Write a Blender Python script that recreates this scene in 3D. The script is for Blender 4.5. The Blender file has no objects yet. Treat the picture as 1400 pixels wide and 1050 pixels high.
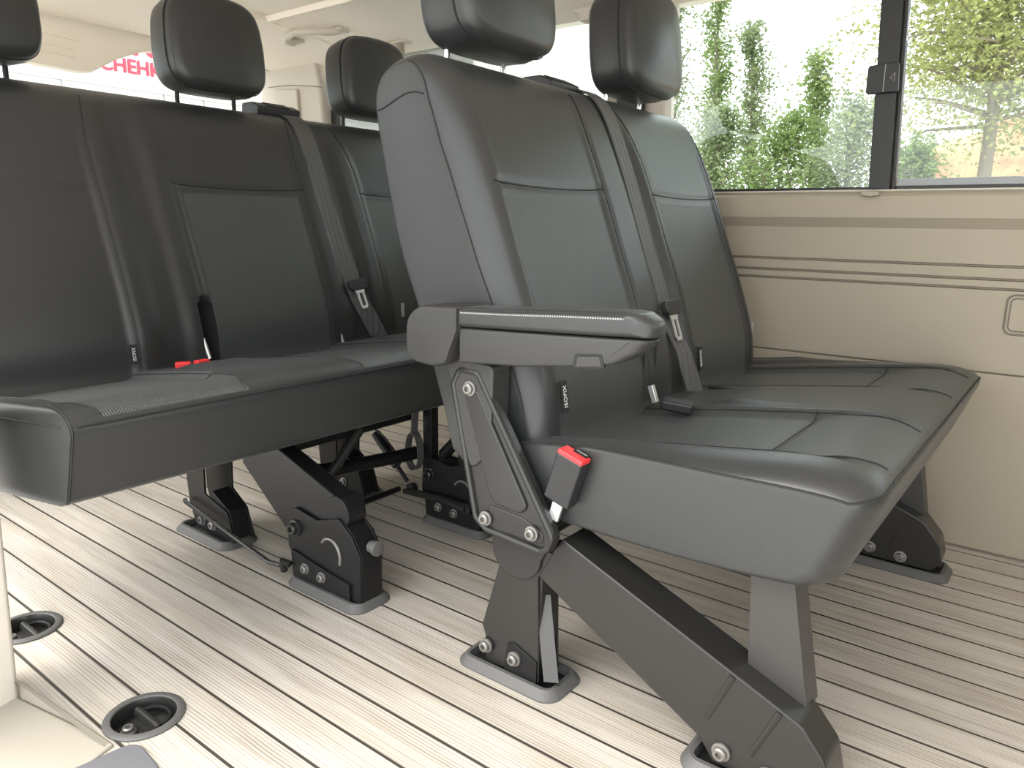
import bpy, bmesh, math, random
import numpy as np
from mathutils import Vector, Matrix
random.seed(7)
SC = bpy.context.scene
COL = SC.collection
PI = math.pi

# ------------------------------------------------------------------ materials
def new_mat(name):
    m = bpy.data.materials.new(name); m.use_nodes = True
    nt = m.node_tree
    b = nt.nodes['Principled BSDF']
    return m, nt, b

def N(nt, typ, **kw):
    n = nt.nodes.new(typ)
    for k, v in kw.items():
        setattr(n, k, v)
    return n

def math_node(nt, op, a, b=None, c=None):
    n = nt.nodes.new('ShaderNodeMath'); n.operation = op
    for i, v in enumerate((a, b, c)):
        if v is None: continue
        if isinstance(v, (int, float)): n.inputs[i].default_value = v
        else: nt.links.new(v, n.inputs[i])
    return n.outputs[0]

def objcoord(nt):
    return nt.nodes.new('ShaderNodeTexCoord').outputs['Object']

def mapped(nt, vec, scale):
    mp = nt.nodes.new('ShaderNodeMapping'); mp.inputs['Scale'].default_value = scale
    nt.links.new(vec, mp.inputs['Vector']); return mp.outputs['Vector']

def noise(nt, vec, scale, detail=3, rough=.55):
    n = nt.nodes.new('ShaderNodeTexNoise'); n.inputs['Scale'].default_value = scale
    n.inputs['Detail'].default_value = detail; n.inputs['Roughness'].default_value = rough
    nt.links.new(vec, n.inputs['Vector']); return n.outputs['Fac']

def bump(nt, b, height, strength, dist=.002):
    n = nt.nodes.new('ShaderNodeBump'); n.inputs['Strength'].default_value = strength
    n.inputs['Distance'].default_value = dist
    nt.links.new(height, n.inputs['Height']); nt.links.new(n.outputs['Normal'], b.inputs['Normal'])

def simple(name, col, rough=.5, metal=0, spec=.5, grain=0, gscale=400, vary=0):
    m, nt, b = new_mat(name)
    b.inputs['Base Color'].default_value = (*col, 1)
    b.inputs['Roughness'].default_value = rough
    b.inputs['Metallic'].default_value = metal
    b.inputs['Specular IOR Level'].default_value = spec
    oc = objcoord(nt)
    if grain:
        bump(nt, b, noise(nt, oc, gscale, 2), grain)
    if vary:
        f = noise(nt, oc, 6, 3)
        mx = N(nt, 'ShaderNodeMix', data_type='RGBA')
        nt.links.new(f, mx.inputs[0])
        mx.inputs[6].default_value = (*[c * (1 - vary) for c in col], 1)
        mx.inputs[7].default_value = (*[min(1, c * (1 + vary)) for c in col], 1)
        nt.links.new(mx.outputs[2], b.inputs['Base Color'])
    return m

LEA = (.028, .0295, .030)
LEA_INSERT = (.050, .0545, .054)      # the perforated inserts are a shade lighter
def leather(name, kind):
    m, nt, b = new_mat(name)
    b.inputs['Base Color'].default_value = (*(LEA if kind == 'plain' else LEA_INSERT), 1)
    b.inputs['Roughness'].default_value = .36
    b.inputs['Specular IOR Level'].default_value = .55
    b.inputs['Sheen Weight'].default_value = .05
    b.inputs['Sheen Roughness'].default_value = .4
    oc = objcoord(nt)
    g = noise(nt, oc, 700, 2)
    if kind == 'plain':
        bump(nt, b, g, .12)
    else:
        sx = nt.nodes.new('ShaderNodeSeparateXYZ'); nt.links.new(oc, sx.inputs[0])
        if kind == 'perf':
            k = 2 * PI / .0052
            a = math_node(nt, 'SINE', math_node(nt, 'MULTIPLY', sx.outputs['Y'], k))
            d = math_node(nt, 'SUBTRACT', sx.outputs['Z'], sx.outputs['X'])
            c = math_node(nt, 'SINE', math_node(nt, 'MULTIPLY', d, k))
            h = math_node(nt, 'MULTIPLY', a, c)
            bump(nt, b, h, .22, .001)
            b.inputs['Roughness'].default_value = .40
        else:
            k = 2 * PI / .0042
            a = math_node(nt, 'SINE', math_node(nt, 'MULTIPLY', sx.outputs['Y'], k))
            bump(nt, b, a, .35, .0015)
            b.inputs['Roughness'].default_value = .40
    return m

M = {}
M['leather'] = leather('leather_plain', 'plain')
M['perf'] = leather('leather_perforated', 'perf')
M['rib'] = leather('leather_ribbed', 'rib')
M['seam'] = simple('seam_thread', (.012, .012, .012), .6)
M['thread'] = simple('light_thread', (.40, .40, .38), .6)
M['upright'] = simple('grey_painted_metal', (.045, .043, .041), .40, grain=.05, gscale=200)
M['plastic'] = simple('dark_grey_plastic', (.032, .0313, .030), .42, grain=.10, gscale=900)
M['blackplastic'] = simple('black_plastic', (.018, .018, .02), .38, grain=.08, gscale=900)
M['rubber'] = simple('grey_black_rubber', (.10, .098, .095), .55, grain=.2, gscale=500)
M['metal'] = simple('black_painted_metal', (.011, .011, .012), .34, spec=.28, grain=.04, gscale=60)
M['metalgrey'] = simple('dark_painted_metal', (.022, .0215, .0205), .27, grain=.05, gscale=200)
M['well'] = simple('well_black', (.008, .008, .008), .6)
M['bolt'] = simple('bolt_steel', (.26, .25, .235), .42, metal=.7)
M['chrome'] = simple('chrome', (.75, .75, .75), .12, metal=1)
M['steel'] = simple('bright_steel', (.8, .8, .8), .3, metal=.8)
M['red'] = simple('red_plastic', (.72, .035, .04), .35)
M['white'] = simple('white_print', (.75, .75, .75), .5)
M['tag'] = simple('black_tag', (.02, .02, .02), .7)
M['belt'] = None
M['beige'] = simple('beige_plastic', (.41, .365, .283), .55, grain=.03, gscale=500)
M['beige_light'] = simple('beige_light_plastic', (.60, .55, .475), .5, grain=.03, gscale=500)
M['headliner'] = simple('headliner_fabric', (.92, .84, .74), .9, grain=.12, gscale=900)
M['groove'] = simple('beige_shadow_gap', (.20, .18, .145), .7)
M['window_black'] = simple('window_black', (.02, .021, .022), .45)
M['frit'] = simple('grey_window_ledge', (.35, .38, .40), .35)
M['sill'] = simple('beige_sill_plastic', (.33, .302, .25), .55, grain=.03, gscale=500)  # darker copy of the beige, offsetting the strong sun on the sill
M['mat_grey'] = simple('grey_step_rubber', (.14, .14, .15), .6, grain=.2, gscale=700)

def belt_mat():
    m, nt, b = new_mat('belt_webbing')
    b.inputs['Base Color'].default_value = (.085, .084, .084, 1)
    b.inputs['Roughness'].default_value = .55
    oc = objcoord(nt)
    sx = nt.nodes.new('ShaderNodeSeparateXYZ'); nt.links.new(oc, sx.inputs[0])
    a = math_node(nt, 'SINE', math_node(nt, 'MULTIPLY', sx.outputs['Y'], 2 * PI / .0165))
    bump(nt, b, a, .22, .002)
    return m
M['belt'] = belt_mat()

def floor_mat():
    m, nt, b = new_mat('plank_vinyl')
    oc = objcoord(nt)
    sx = nt.nodes.new('ShaderNodeSeparateXYZ'); nt.links.new(oc, sx.inputs[0])
    y = sx.outputs['Y']
    per = .0740
    t = math_node(nt, 'DIVIDE', math_node(nt, 'ADD', y, -.486 + per * 20.5), per)
    fr = math_node(nt, 'FRACT', t)
    pid = math_node(nt, 'FLOOR', t)
    dist = math_node(nt, 'ABSOLUTE', math_node(nt, 'SUBTRACT', fr, .5))
    groove = math_node(nt, 'LESS_THAN', dist, .034)
    # pinstripes inside the planks, broken up by noise that shifts from plank to plank
    cmb = nt.nodes.new('ShaderNodeCombineXYZ')
    nt.links.new(math_node(nt, 'MULTIPLY_ADD', pid, 3.17, sx.outputs['X']), cmb.inputs[0])
    nt.links.new(y, cmb.inputs[1]); nt.links.new(math_node(nt, 'MULTIPLY', pid, 1.7), cmb.inputs[2])
    v = cmb.outputs[0]
    warp = noise(nt, mapped(nt, v, (2.2, 7, 1)), 2.0, 2)
    ph = math_node(nt, 'MULTIPLY_ADD', y, 2 * PI / .0056, math_node(nt, 'MULTIPLY', warp, 9.0))
    msk = noise(nt, mapped(nt, v, (.9, 6, 1)), 2.5, 2)
    st0 = math_node(nt, 'MULTIPLY_ADD', math_node(nt, 'SINE', ph), .5, .5)
    st = math_node(nt, 'MULTIPLY_ADD', math_node(nt, 'SUBTRACT', st0, .5), math_node(nt, 'MULTIPLY', msk, 1.5), .5)
    grain = noise(nt, mapped(nt, v, (2.5, 110, 1)), 2.2, 4, .6)
    broad = noise(nt, mapped(nt, v, (1.1, 13, 1)), 2.0, 3)
    grey = noise(nt, mapped(nt, v, (1.3, 9, 1)), 3.0, 3)
    f = math_node(nt, 'ADD', math_node(nt, 'MULTIPLY', st, .34),
                  math_node(nt, 'ADD', math_node(nt, 'MULTIPLY', grain, .55), math_node(nt, 'MULTIPLY', broad, .45)))
    cr = nt.nodes.new('ShaderNodeValToRGB')
    e = cr.color_ramp.elements
    e[0].position = .42; e[0].color = (.27, .24, .20, 1)
    e[1].position = .95; e[1].color = (.60, .545, .47, 1)
    x = e.new(.66); x.color = (.47, .425, .365, 1)
    nt.links.new(f, cr.inputs[0])
    hsv = nt.nodes.new('ShaderNodeHueSaturation')
    nt.links.new(cr.outputs[0], hsv.inputs['Color'])
    nt.links.new(math_node(nt, 'MULTIPLY_ADD', grey, .9, .5), hsv.inputs['Saturation'])
    nt.links.new(math_node(nt, 'MULTIPLY_ADD', grey, -.5, 1.25), hsv.inputs['Value'])
    mx = N(nt, 'ShaderNodeMix', data_type='RGBA')
    nt.links.new(groove, mx.inputs[0]); nt.links.new(hsv.outputs[0], mx.inputs[6])
    mx.inputs[7].default_value = (.050, .042, .034, 1)
    nt.links.new(mx.outputs[2], b.inputs['Base Color'])
    b.inputs['Roughness'].default_value = .48
    b.inputs['Specular IOR Level'].default_value = .5
    h = math_node(nt, 'SUBTRACT', math_node(nt, 'MULTIPLY', st, .15), groove)
    bump(nt, b, h, .3, .0015)
    return m
M['floor'] = floor_mat()

def glass_mat(name, tint, refl):
    m = bpy.data.materials.new(name); m.use_nodes = True
    nt = m.node_tree; nt.nodes.clear()
    out = nt.nodes.new('ShaderNodeOutputMaterial')
    tr = nt.nodes.new('ShaderNodeBsdfTransparent'); tr.inputs[0].default_value = (*tint, 1)
    gl = nt.nodes.new('ShaderNodeBsdfGlossy'); gl.inputs['Roughness'].default_value = 0.0
    gl.inputs[0].default_value = (1, 1, 1, 1)
    fr = nt.nodes.new('ShaderNodeFresnel'); fr.inputs[0].default_value = 1.5
    k = math_node(nt, 'MINIMUM', math_node(nt, 'MULTIPLY', fr.outputs[0], refl), .9)
    mx = nt.nodes.new('ShaderNodeMixShader')
    nt.links.new(k, mx.inputs[0]); nt.links.new(tr.outputs[0], mx.inputs[1]); nt.links.new(gl.outputs[0], mx.inputs[2])
    nt.links.new(mx.outputs[0], out.inputs[0])
    return m
M['glass'] = glass_mat('tinted_green_glass', (.755, .79, .78), 1.0)
M['glass_clear'] = glass_mat('rear_glass', (.93, .95, .95), .5)

def leaf_mat(name, c1, c2):
    m = bpy.data.materials.new(name); m.use_nodes = True
    nt = m.node_tree; nt.nodes.clear()
    out = nt.nodes.new('ShaderNodeOutputMaterial')
    oc = objcoord(nt)
    f = noise(nt, oc, 3.5, 4)
    cr = nt.nodes.new('ShaderNodeValToRGB')
    cr.color_ramp.elements[0].position = .3; cr.color_ramp.elements[1].position = .7
    cr.color_ramp.elements[0].color = (*c1, 1); cr.color_ramp.elements[1].color = (*c2, 1)
    nt.links.new(f, cr.inputs[0])
    d = nt.nodes.new('ShaderNodeBsdfDiffuse'); t = nt.nodes.new('ShaderNodeBsdfTranslucent')
    nt.links.new(cr.outputs[0], d.inputs[0]); nt.links.new(cr.outputs[0], t.inputs[0])
    mx = nt.nodes.new('ShaderNodeMixShader'); mx.inputs[0].default_value = .45
    nt.links.new(d.outputs[0], mx.inputs[1]); nt.links.new(t.outputs[0], mx.inputs[2])
    nt.links.new(mx.outputs[0], out.inputs[0])
    return m
M['leaf_a'] = leaf_mat('leaf_mid_green', (.19, .27, .10), (.40, .50, .21))
M['leaf_b'] = leaf_mat('leaf_grey_green', (.22, .28, .15), (.44, .50, .29))
M['leaf_c'] = leaf_mat('leaf_yellow_green', (.28, .32, .11), (.55, .58, .24))
M['bark'] = simple('bark_grey', (.30, .25, .19), .9, grain=.5, gscale=60, vary=.3)
M['asphalt'] = simple('light_asphalt', (.60, .58, .54), .9, grain=.3, gscale=150, vary=.2)
M['facade'] = simple('white_facade', (.80, .78, .74), .7, vary=.03)
M['facade_line'] = simple('grey_facade_rail', (.42, .43, .42), .6)
M['facade_glass'] = simple('pale_blue_glazing', (.62, .72, .76), .3)
M['signred'] = simple('sign_red', (.80, .035, .08), .45)

def refl_orange_mat():  # colour of the orange reflection in the sliding pane, put on the added bank
    m, nt, b = new_mat('orange_reflection_tone')
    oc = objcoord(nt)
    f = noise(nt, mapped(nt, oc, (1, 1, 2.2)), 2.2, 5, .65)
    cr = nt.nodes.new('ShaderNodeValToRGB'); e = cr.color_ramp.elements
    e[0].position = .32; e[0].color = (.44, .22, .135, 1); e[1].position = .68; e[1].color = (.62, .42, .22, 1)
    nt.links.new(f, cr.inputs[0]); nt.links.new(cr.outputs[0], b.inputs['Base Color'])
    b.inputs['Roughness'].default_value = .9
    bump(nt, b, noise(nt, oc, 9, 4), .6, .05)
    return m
M['refl_orange'] = refl_orange_mat()

# ------------------------------------------------------------------ mesh helpers
def link(o, parent=None):
    COL.objects.link(o)
    if parent is not None: o.parent = parent
    return o

class MB:
    """collects pieces of ONE part and links them as one mesh"""
    def __init__(s): s.v = []; s.f = []; s.m = []
    def add(s, vs, fs, mi=0):
        o = len(s.v); s.v += [tuple(v) for v in vs]
        s.f += [tuple(i + o for i in f) for f in fs]; s.m += ([mi] * len(fs) if isinstance(mi, int) else list(mi))
        return s
    def box(s, x0, x1, y0, y1, z0, z1, mi=0, rot=None, c=None):
        vs = [(x, y, z) for x in (x0, x1) for y in (y0, y1) for z in (z0, z1)]
        if rot is not None:
            c = Vector(c) if c is not None else Vector(((x0 + x1) / 2, (y0 + y1) / 2, (z0 + z1) / 2))
            vs = [tuple(rot @ (Vector(v) - c) + c) for v in vs]
        fs = [(0, 1, 3, 2), (4, 6, 7, 5), (0, 4, 5, 1), (2, 3, 7, 6), (0, 2, 6, 4), (1, 5, 7, 3)]
        return s.add(vs, fs, mi)
    def prism(s, poly, a0, a1, axis=1, mi=0, taper=None):
        """poly: 2D points in the plane across `axis`; extruded a0..a1"""
        n = len(poly)
        def P(p, a):
            if axis == 1: return (p[0], a, p[1])
            if axis == 0: return (a, p[0], p[1])
            return (p[0], p[1], a)
        top = taper if taper else poly
        vs = [P(p, a0) for p in poly] + [P(p, a1) for p in top]
        fs = [tuple(range(n))[::-1], tuple(range(n, 2 * n))]
        fs += [(i, (i + 1) % n, n + (i + 1) % n, n + i) for i in range(n)]
        return s.add(vs, fs, mi)
    def tube(s, path, r, n=10, mi=0, cap=True, closed=False):
        P = [Vector(p) for p in path]; k = len(P)
        vs = []; fs = []; ref = None
        for i in range(k):
            if closed: t = P[(i + 1) % k] - P[i - 1]
            else: t = P[min(i + 1, k - 1)] - P[max(i - 1, 0)]
            t.normalize()
            if ref is None:
                ref = Vector((0, 0, 1)) if abs(t.z) < .9 else Vector((1, 0, 0))
            u = ref - t * ref.dot(t)
            if u.length < 1e-6: u = t.orthogonal()
            u.normalize(); w = t.cross(u); ref = u
            rr = r[i] if isinstance(r, (list, tuple)) else r
            for j in range(n):
                a = 2 * PI * j / n
                vs.append(tuple(P[i] + u * (rr * math.cos(a)) + w * (rr * math.sin(a))))
        m = k if closed else k - 1
        for i in range(m):
            i2 = (i + 1) % k
            for j in range(n):
                fs.append((i * n + j, i * n + (j + 1) % n, i2 * n + (j + 1) % n, i2 * n + j))
        if cap and not closed:
            fs.append(tuple(range(n))[::-1]); fs.append(tuple(range((k - 1) * n, k * n)))
        return s.add(vs, fs, mi)
    def strip(s, path, normals, width_dir, w, t, mi=0):
        """flat webbing: box section swept along path"""
        vs = []; fs = []
        for p, nrm, wd in zip(path, normals, width_dir):
            p = Vector(p); nrm = Vector(nrm).normalized(); wd = Vector(wd).normalized()
            for a, b in ((-1, -1), (1, -1), (1, 1), (-1, 1)):
                vs.append(tuple(p + wd * (a * w / 2) + nrm * (b * t / 2)))
        k = len(path)
        for i in range(k - 1):
            for j in range(4):
                fs.append((i * 4 + j, i * 4 + (j + 1) % 4, i * 4 + 4 + (j + 1) % 4, i * 4 + 4 + j))
        fs.append((3, 2, 1, 0)); fs.append(tuple(range(4 * k - 4, 4 * k)))
        return s.add(vs, fs, mi)
    def lathe(s, prof, c, axis='z', n=32, mi=0, sx=1, sy=1):
        """prof: (r, h) pairs"""
        vs = []; fs = []; c = Vector(c); k = len(prof)
        for r, h in prof:
            for j in range(n):
                a = 2 * PI * j / n; x = r * math.cos(a) * sx; y = r * math.sin(a) * sy
                v = {'z': (x, y, h), 'y': (x, h, y), 'x': (h, x, y)}[axis]
                vs.append(tuple(c + Vector(v)))
        for i in range(k - 1):
            for j in range(n):
                fs.append((i * n + j, i * n + (j + 1) % n, (i + 1) * n + (j + 1) % n, (i + 1) * n + j))
        fs.append(tuple(range(n))[::-1]); fs.append(tuple(range((k - 1) * n, k * n)))
        return s.add(vs, fs, mi)
    def build(s, name, mats, parent=None, smooth=True, angle=35, bevel=0, seg=2):
        me = bpy.data.meshes.new(name); me.from_pydata(s.v, [], s.f)
        if not isinstance(mats, (list, tuple)): mats = [mats]
        for m in mats: me.materials.append(m)
        me.polygons.foreach_set('material_index', s.m)
        bm = bmesh.new(); bm.from_mesh(me); bmesh.ops.recalc_face_normals(bm, faces=bm.faces)
        bm.to_mesh(me); bm.free()
        if smooth:
            me.polygons.foreach_set('use_smooth', [True] * len(me.polygons))
            me.set_sharp_from_angle(angle=math.radians(angle))
        me.update()
        o = bpy.data.objects.new(name, me); link(o, parent)
        if bevel:
            b = o.modifiers.new('bevel', 'BEVEL'); b.width = bevel; b.segments = seg
            b.limit_method = 'ANGLE'; b.angle_limit = math.radians(40); b.harden_normals = True
        return o

def empty(name, loc, label=None, cat=None, group=None):
    o = bpy.data.objects.new(name, None); o.location = loc; o.empty_display_size = .05
    link(o)
    return tag(o, label, cat, group)

def tag(o, label=None, cat=None, group=None, kind=None):
    if label: o['label'] = label
    if cat: o['category'] = cat
    if group: o['group'] = group
    if kind: o['kind'] = kind
    return o

def rrect(cx, cy, w, h, r, n=6):
    pts = []
    for sx, sy, a0 in ((1, 1, 0), (-1, 1, PI / 2), (-1, -1, PI), (1, -1, 3 * PI / 2)):
        for i in range(n + 1):
            a = a0 + PI / 2 * i / n
            pts.append((cx + sx * (w / 2 - r) + r * math.cos(a), cy + sy * (h / 2 - r) + r * math.sin(a)))
    return pts

def round_poly(poly, radii, n=6):
    """round the corners of a 2D polygon"""
    out = []; k = len(poly)
    for i in range(k):
        p = Vector(poly[i]); a = Vector(poly[i - 1]); b = Vector(poly[(i + 1) % k])
        r = radii[i] if isinstance(radii, (list, tuple)) else radii
        u = (a - p).normalized(); w = (b - p).normalized()
        if r <= 0: out.append(tuple(p)); continue
        ang = u.angle(w); d = min(r / math.tan(ang / 2), (a - p).length * .49, (b - p).length * .49)
        p0 = p + u * d; p1 = p + w * d
        for j in range(n + 1):
            t = j / n
            q = p0 * (1 - t) ** 2 + p * 2 * t * (1 - t) + p1 * t * t
            out.append(tuple(q))
    return out

def sm(t):
    t = np.clip(t, 0, 1); return t * t * (3 - 2 * t)

def hexbolt(name, c, r, h, parent, axis='y', sgn=-1, mat='bolt'):
    b = MB()
    b.lathe([(r * 1.35, 0), (r * 1.35, sgn * h * .3), (r, sgn * h * .35), (r, sgn * h * .85), (r * .8, sgn * h), (r * .48, sgn * h), (r * .42, sgn * h * .5), (.0005, sgn * h * .5)], c, axis, 20)
    return b.build(name, M[mat], parent)

def cut_text(body, size, name, mat, origin, ex, ey, extrude=.0004, parent=None, align='CENTER', bold=0):
    """lettering as a mesh lying in the plane (ex, ey)"""
    cu = bpy.data.curves.new(name, 'FONT'); cu.body = body; cu.size = size
    cu.extrude = extrude; cu.align_x = align; cu.align_y = 'CENTER'; cu.offset = bold
    t = bpy.data.objects.new(name + '_src', cu); COL.objects.link(t)
    dg = bpy.context.evaluated_depsgraph_get(); dg.update()
    me = bpy.data.meshes.new_from_object(t.evaluated_get(dg))
    bpy.data.objects.remove(t)
    ex = Vector(ex).normalized(); ey = Vector(ey).normalized(); ez = ex.cross(ey)
    mt = Matrix((ex, ey, ez)).transposed().to_4x4(); mt.translation = Vector(origin)
    me.transform(mt)
    me.materials.clear(); me.materials.append(mat); me.name = name
    o = bpy.data.objects.new(name, me); link(o, parent)
    return o

# ------------------------------------------------------------------ upholstered lofts
def dense(ctrl, step):
    """closed Catmull-Rom through ctrl (x, z, A, R, fine), resampled"""
    n = len(ctrl); out = []
    for i in range(n):
        p0, p1, p2, p3 = (np.array(ctrl[(i + k) % n], float) for k in (-1, 0, 1, 2))
        L = np.hypot(*(p2 - p1)[:2]); st = step if (p1[4] or p2[4]) else .03
        m = max(1, int(round(L / st)))
        for j in range(m):
            t = j / m
            q = .5 * (2 * p1 + (p2 - p0) * t + (2 * p0 - 5 * p1 + 4 * p2 - p3) * t * t + (3 * p1 - p0 - 3 * p2 + p3) * t ** 3)
            q[2:4] = p1[2:4] * (1 - t) + p2[2:4] * t
            out.append(q)
    return np.array(out)

class Loft:
    def __init__(s, ctrl, y0, y1, disp, matf, dx=0, dz=0, step=.006, ystep=.006, cham=None, soft=None, extra=()):
        s.cham = cham; s.soft = soft; s.extra = extra; s.p = dense(ctrl, step); s.y0, s.y1 = y0, y1; s.disp = disp; s.matf = matf; s.dx, s.dz = dx, dz; s.ystep = ystep
        t = np.roll(s.p, -1, 0)[:, :2] - np.roll(s.p, 1, 0)[:, :2]
        t /= np.linalg.norm(t, axis=1)[:, None]
        s.n = np.stack([t[:, 1], -t[:, 0]], 1)
        s.L = len(s.p)
    def at(s, y, u, lift=0):
        """surface point and normal at station y, loop index u"""
        i = int(math.floor(u)) % s.L; f = u - math.floor(u); k = (i + 1) % s.L
        p = s.p[i] * (1 - f) + s.p[k] * f; n = s.n[i] * (1 - f) + s.n[k] * f
        e = min(y - s.y0, s.y1 - y)
        a = s.edge(e, p[2], p[3])
        d = float(s.disp(np.array([y]), np.array([p[0]]), np.array([p[1]]), np.array([n[0]]), np.array([n[1]]))[0, 0]) - a + lift
        X = p[0] + n[0] * d
        Z = p[1] + n[1] * d
        if s.soft: X, Z = s.soft(e, X, Z)
        if s.cham: X = min(X, s.cham(y))
        return Vector((float(X) + s.dx, y, float(Z) + s.dz)), Vector((n[0], 0, n[1])).normalized()
    @staticmethod
    def edge(e, A, R):
        q = np.clip(1 - e / R, 0, 1)
        return A * (1 - np.sqrt(np.maximum(0, 1 - q * q)))
    def u_front_z(s, z):
        """loop index on the front face at height z (loop starts at the front bottom)"""
        zz = s.p[:, 1]; top = int(np.argmax(zz))
        return float(np.interp(z, zz[:top + 1], np.arange(top + 1)))
    def u_top_x(s, x):
        i0 = int(np.argmax(s.p[:, 0])); i1 = int(np.argmin(s.p[:, 0]))
        xs = s.p[i0:i1 + 1, 0][::-1]; idx = np.arange(i0, i1 + 1)[::-1]
        return float(np.interp(x, xs, idx))
    def build(s, name, mats, parent):
        w = s.y1 - s.y0
        fine = [0, .0004, .0012, .0025, .0045, .007, .010, .014, .0185, .024, .030, .038, .046]
        mid = list(np.arange(.052, w - .05, s.ystep))
        ys = np.array([s.y0 + v for v in fine] + [s.y0 + v for v in mid] + [s.y1 - v for v in fine[::-1]])
        p, n = s.p, s.n
        ys = np.unique(np.concatenate([ys, np.array(s.extra)])) if len(s.extra) else ys
        e = np.minimum(ys - s.y0, s.y1 - ys)
        a = s.edge(e[:, None], p[None, :, 2], np.maximum(p[None, :, 3], 1e-4))
        d = s.disp(ys, p[:, 0], p[:, 1], n[:, 0], n[:, 1]) - a
        X = p[None, :, 0] + n[None, :, 0] * d
        Z = p[None, :, 1] + n[None, :, 1] * d
        if s.soft: X, Z = s.soft(e[:, None], X, Z)
        if s.cham: X = np.minimum(X, np.array([s.cham(q) for q in ys])[:, None])
        X = X + s.dx; Z = Z + s.dz
        Y = np.repeat(ys[:, None], s.L, 1)
        V = np.stack([X, Y, Z], 2).reshape(-1, 3)
        ny, L = len(ys), s.L
        F = []; mi = []
        mf = s.matf(ys, p[:, 0], p[:, 1], n[:, 0], n[:, 1])
        for i in range(ny - 1):
            for j in range(L):
                k = (j + 1) % L
                F.append((i * L + j, i * L + k, (i + 1) * L + k, (i + 1) * L + j)); mi.append(int(mf[i, j]))
        F.append(tuple(range(L))); mi.append(0)
        F.append(tuple(range((ny - 1) * L, ny * L))[::-1]); mi.append(0)
        b = MB(); b.add(V.tolist(), F, mi)
        return b.build(name, mats, parent, angle=50)

# ------------------------------------------------------------------ bench seats
# side profiles, found from the seam lines of the near seat:  x, z, edge inset, edge radius, fine?
BACK = [(-.634, .352, .03, .03, 1), (-.637, .42, .04, .04, 1), (-.645, .50, .050, .045, 1), (-.683, .62, .062, .05, 1), (-.718, .71, .070, .05, 1), (-.752, .80, .074, .05, 1),
        (-.795, .90, .074, .05, 1), (-.833, .965, .060, .05, 1), (-.868, 1.003, .040, .05, 1), (-.910, 1.021, .022, .05, 1), (-.955, 1.015, .018, .04, 1),
        (-.992, .992, .016, .03, 1), (-1.006, .955, .014, .02, 1), (-.998, .888, .012, .02, 0), (-.957, .717, .012, .02, 0), (-.907, .594, .012, .02, 0),
        (-.850, .43, .012, .02, 0), (-.810, .35, .012, .02, 0)]
def cush_profile(xf, xb):
    return [(xf - .046, .316, 0, .04, 1), (xf - .030, .345, 0, .05, 1), (xf - .010, .40, 0, .05, 1), (xf + .001, .430, 0, .05, 1), (xf - .003, .445, 0, .05, 1),
            (xf - .020, .457, 0, .045, 1), (xf - .055, .464, 0, .04, 1), (xf - .11, .463, 0, .04, 1), (xf - .20, .452, 0, .035, 1), (xf - .32, .436, 0, .03, 1),
            (xf - .44, .418, 0, .03, 1), (xf - .52, .405, 0, .03, 1), (xb, .385, 0, .03, 1), (xb - .02, .35, 0, .02, 0), (xb, .310, 0, .02, 0),
            ((xf + xb) / 2 - .05, .298, 0, .02, 0), (xf - .10, .305, 0, .03, 0)]

def cush_soft(xf, cham=False, y0=0):
    """rolls the ends of a cushion over: the top edge down, the front corner back"""
    def f(e, X, Z):
        q = np.clip(1 - e / .055, 0, 1); c = 1 - np.sqrt(np.maximum(0, 1 - q * q))
        X2 = X - .040 * c * sm((X - (xf - .20)) / .17)
        if cham: X2 = X2 - 4.1 * np.maximum(0, .055 - e) * np.clip((X - (xf - .5)) / .40, 0, 1)
        q = np.clip(1 - e / .085, 0, 1); g = np.clip(1 - e / .04, 0, 1)
        c = .5 * q * q + .5 * (1 - np.sqrt(np.maximum(0, 1 - g * g)))
        Z2 = Z - c * (.96 * np.maximum(0, Z - .435) + .004 * sm((Z - .33) / .09))
        q = np.clip(1 - e / .015, 0, 1); c = 1 - np.sqrt(np.maximum(0, 1 - q * q))
        return X2, Z2 + .010 * c * sm((.36 - Z) / .05)
    return f

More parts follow.
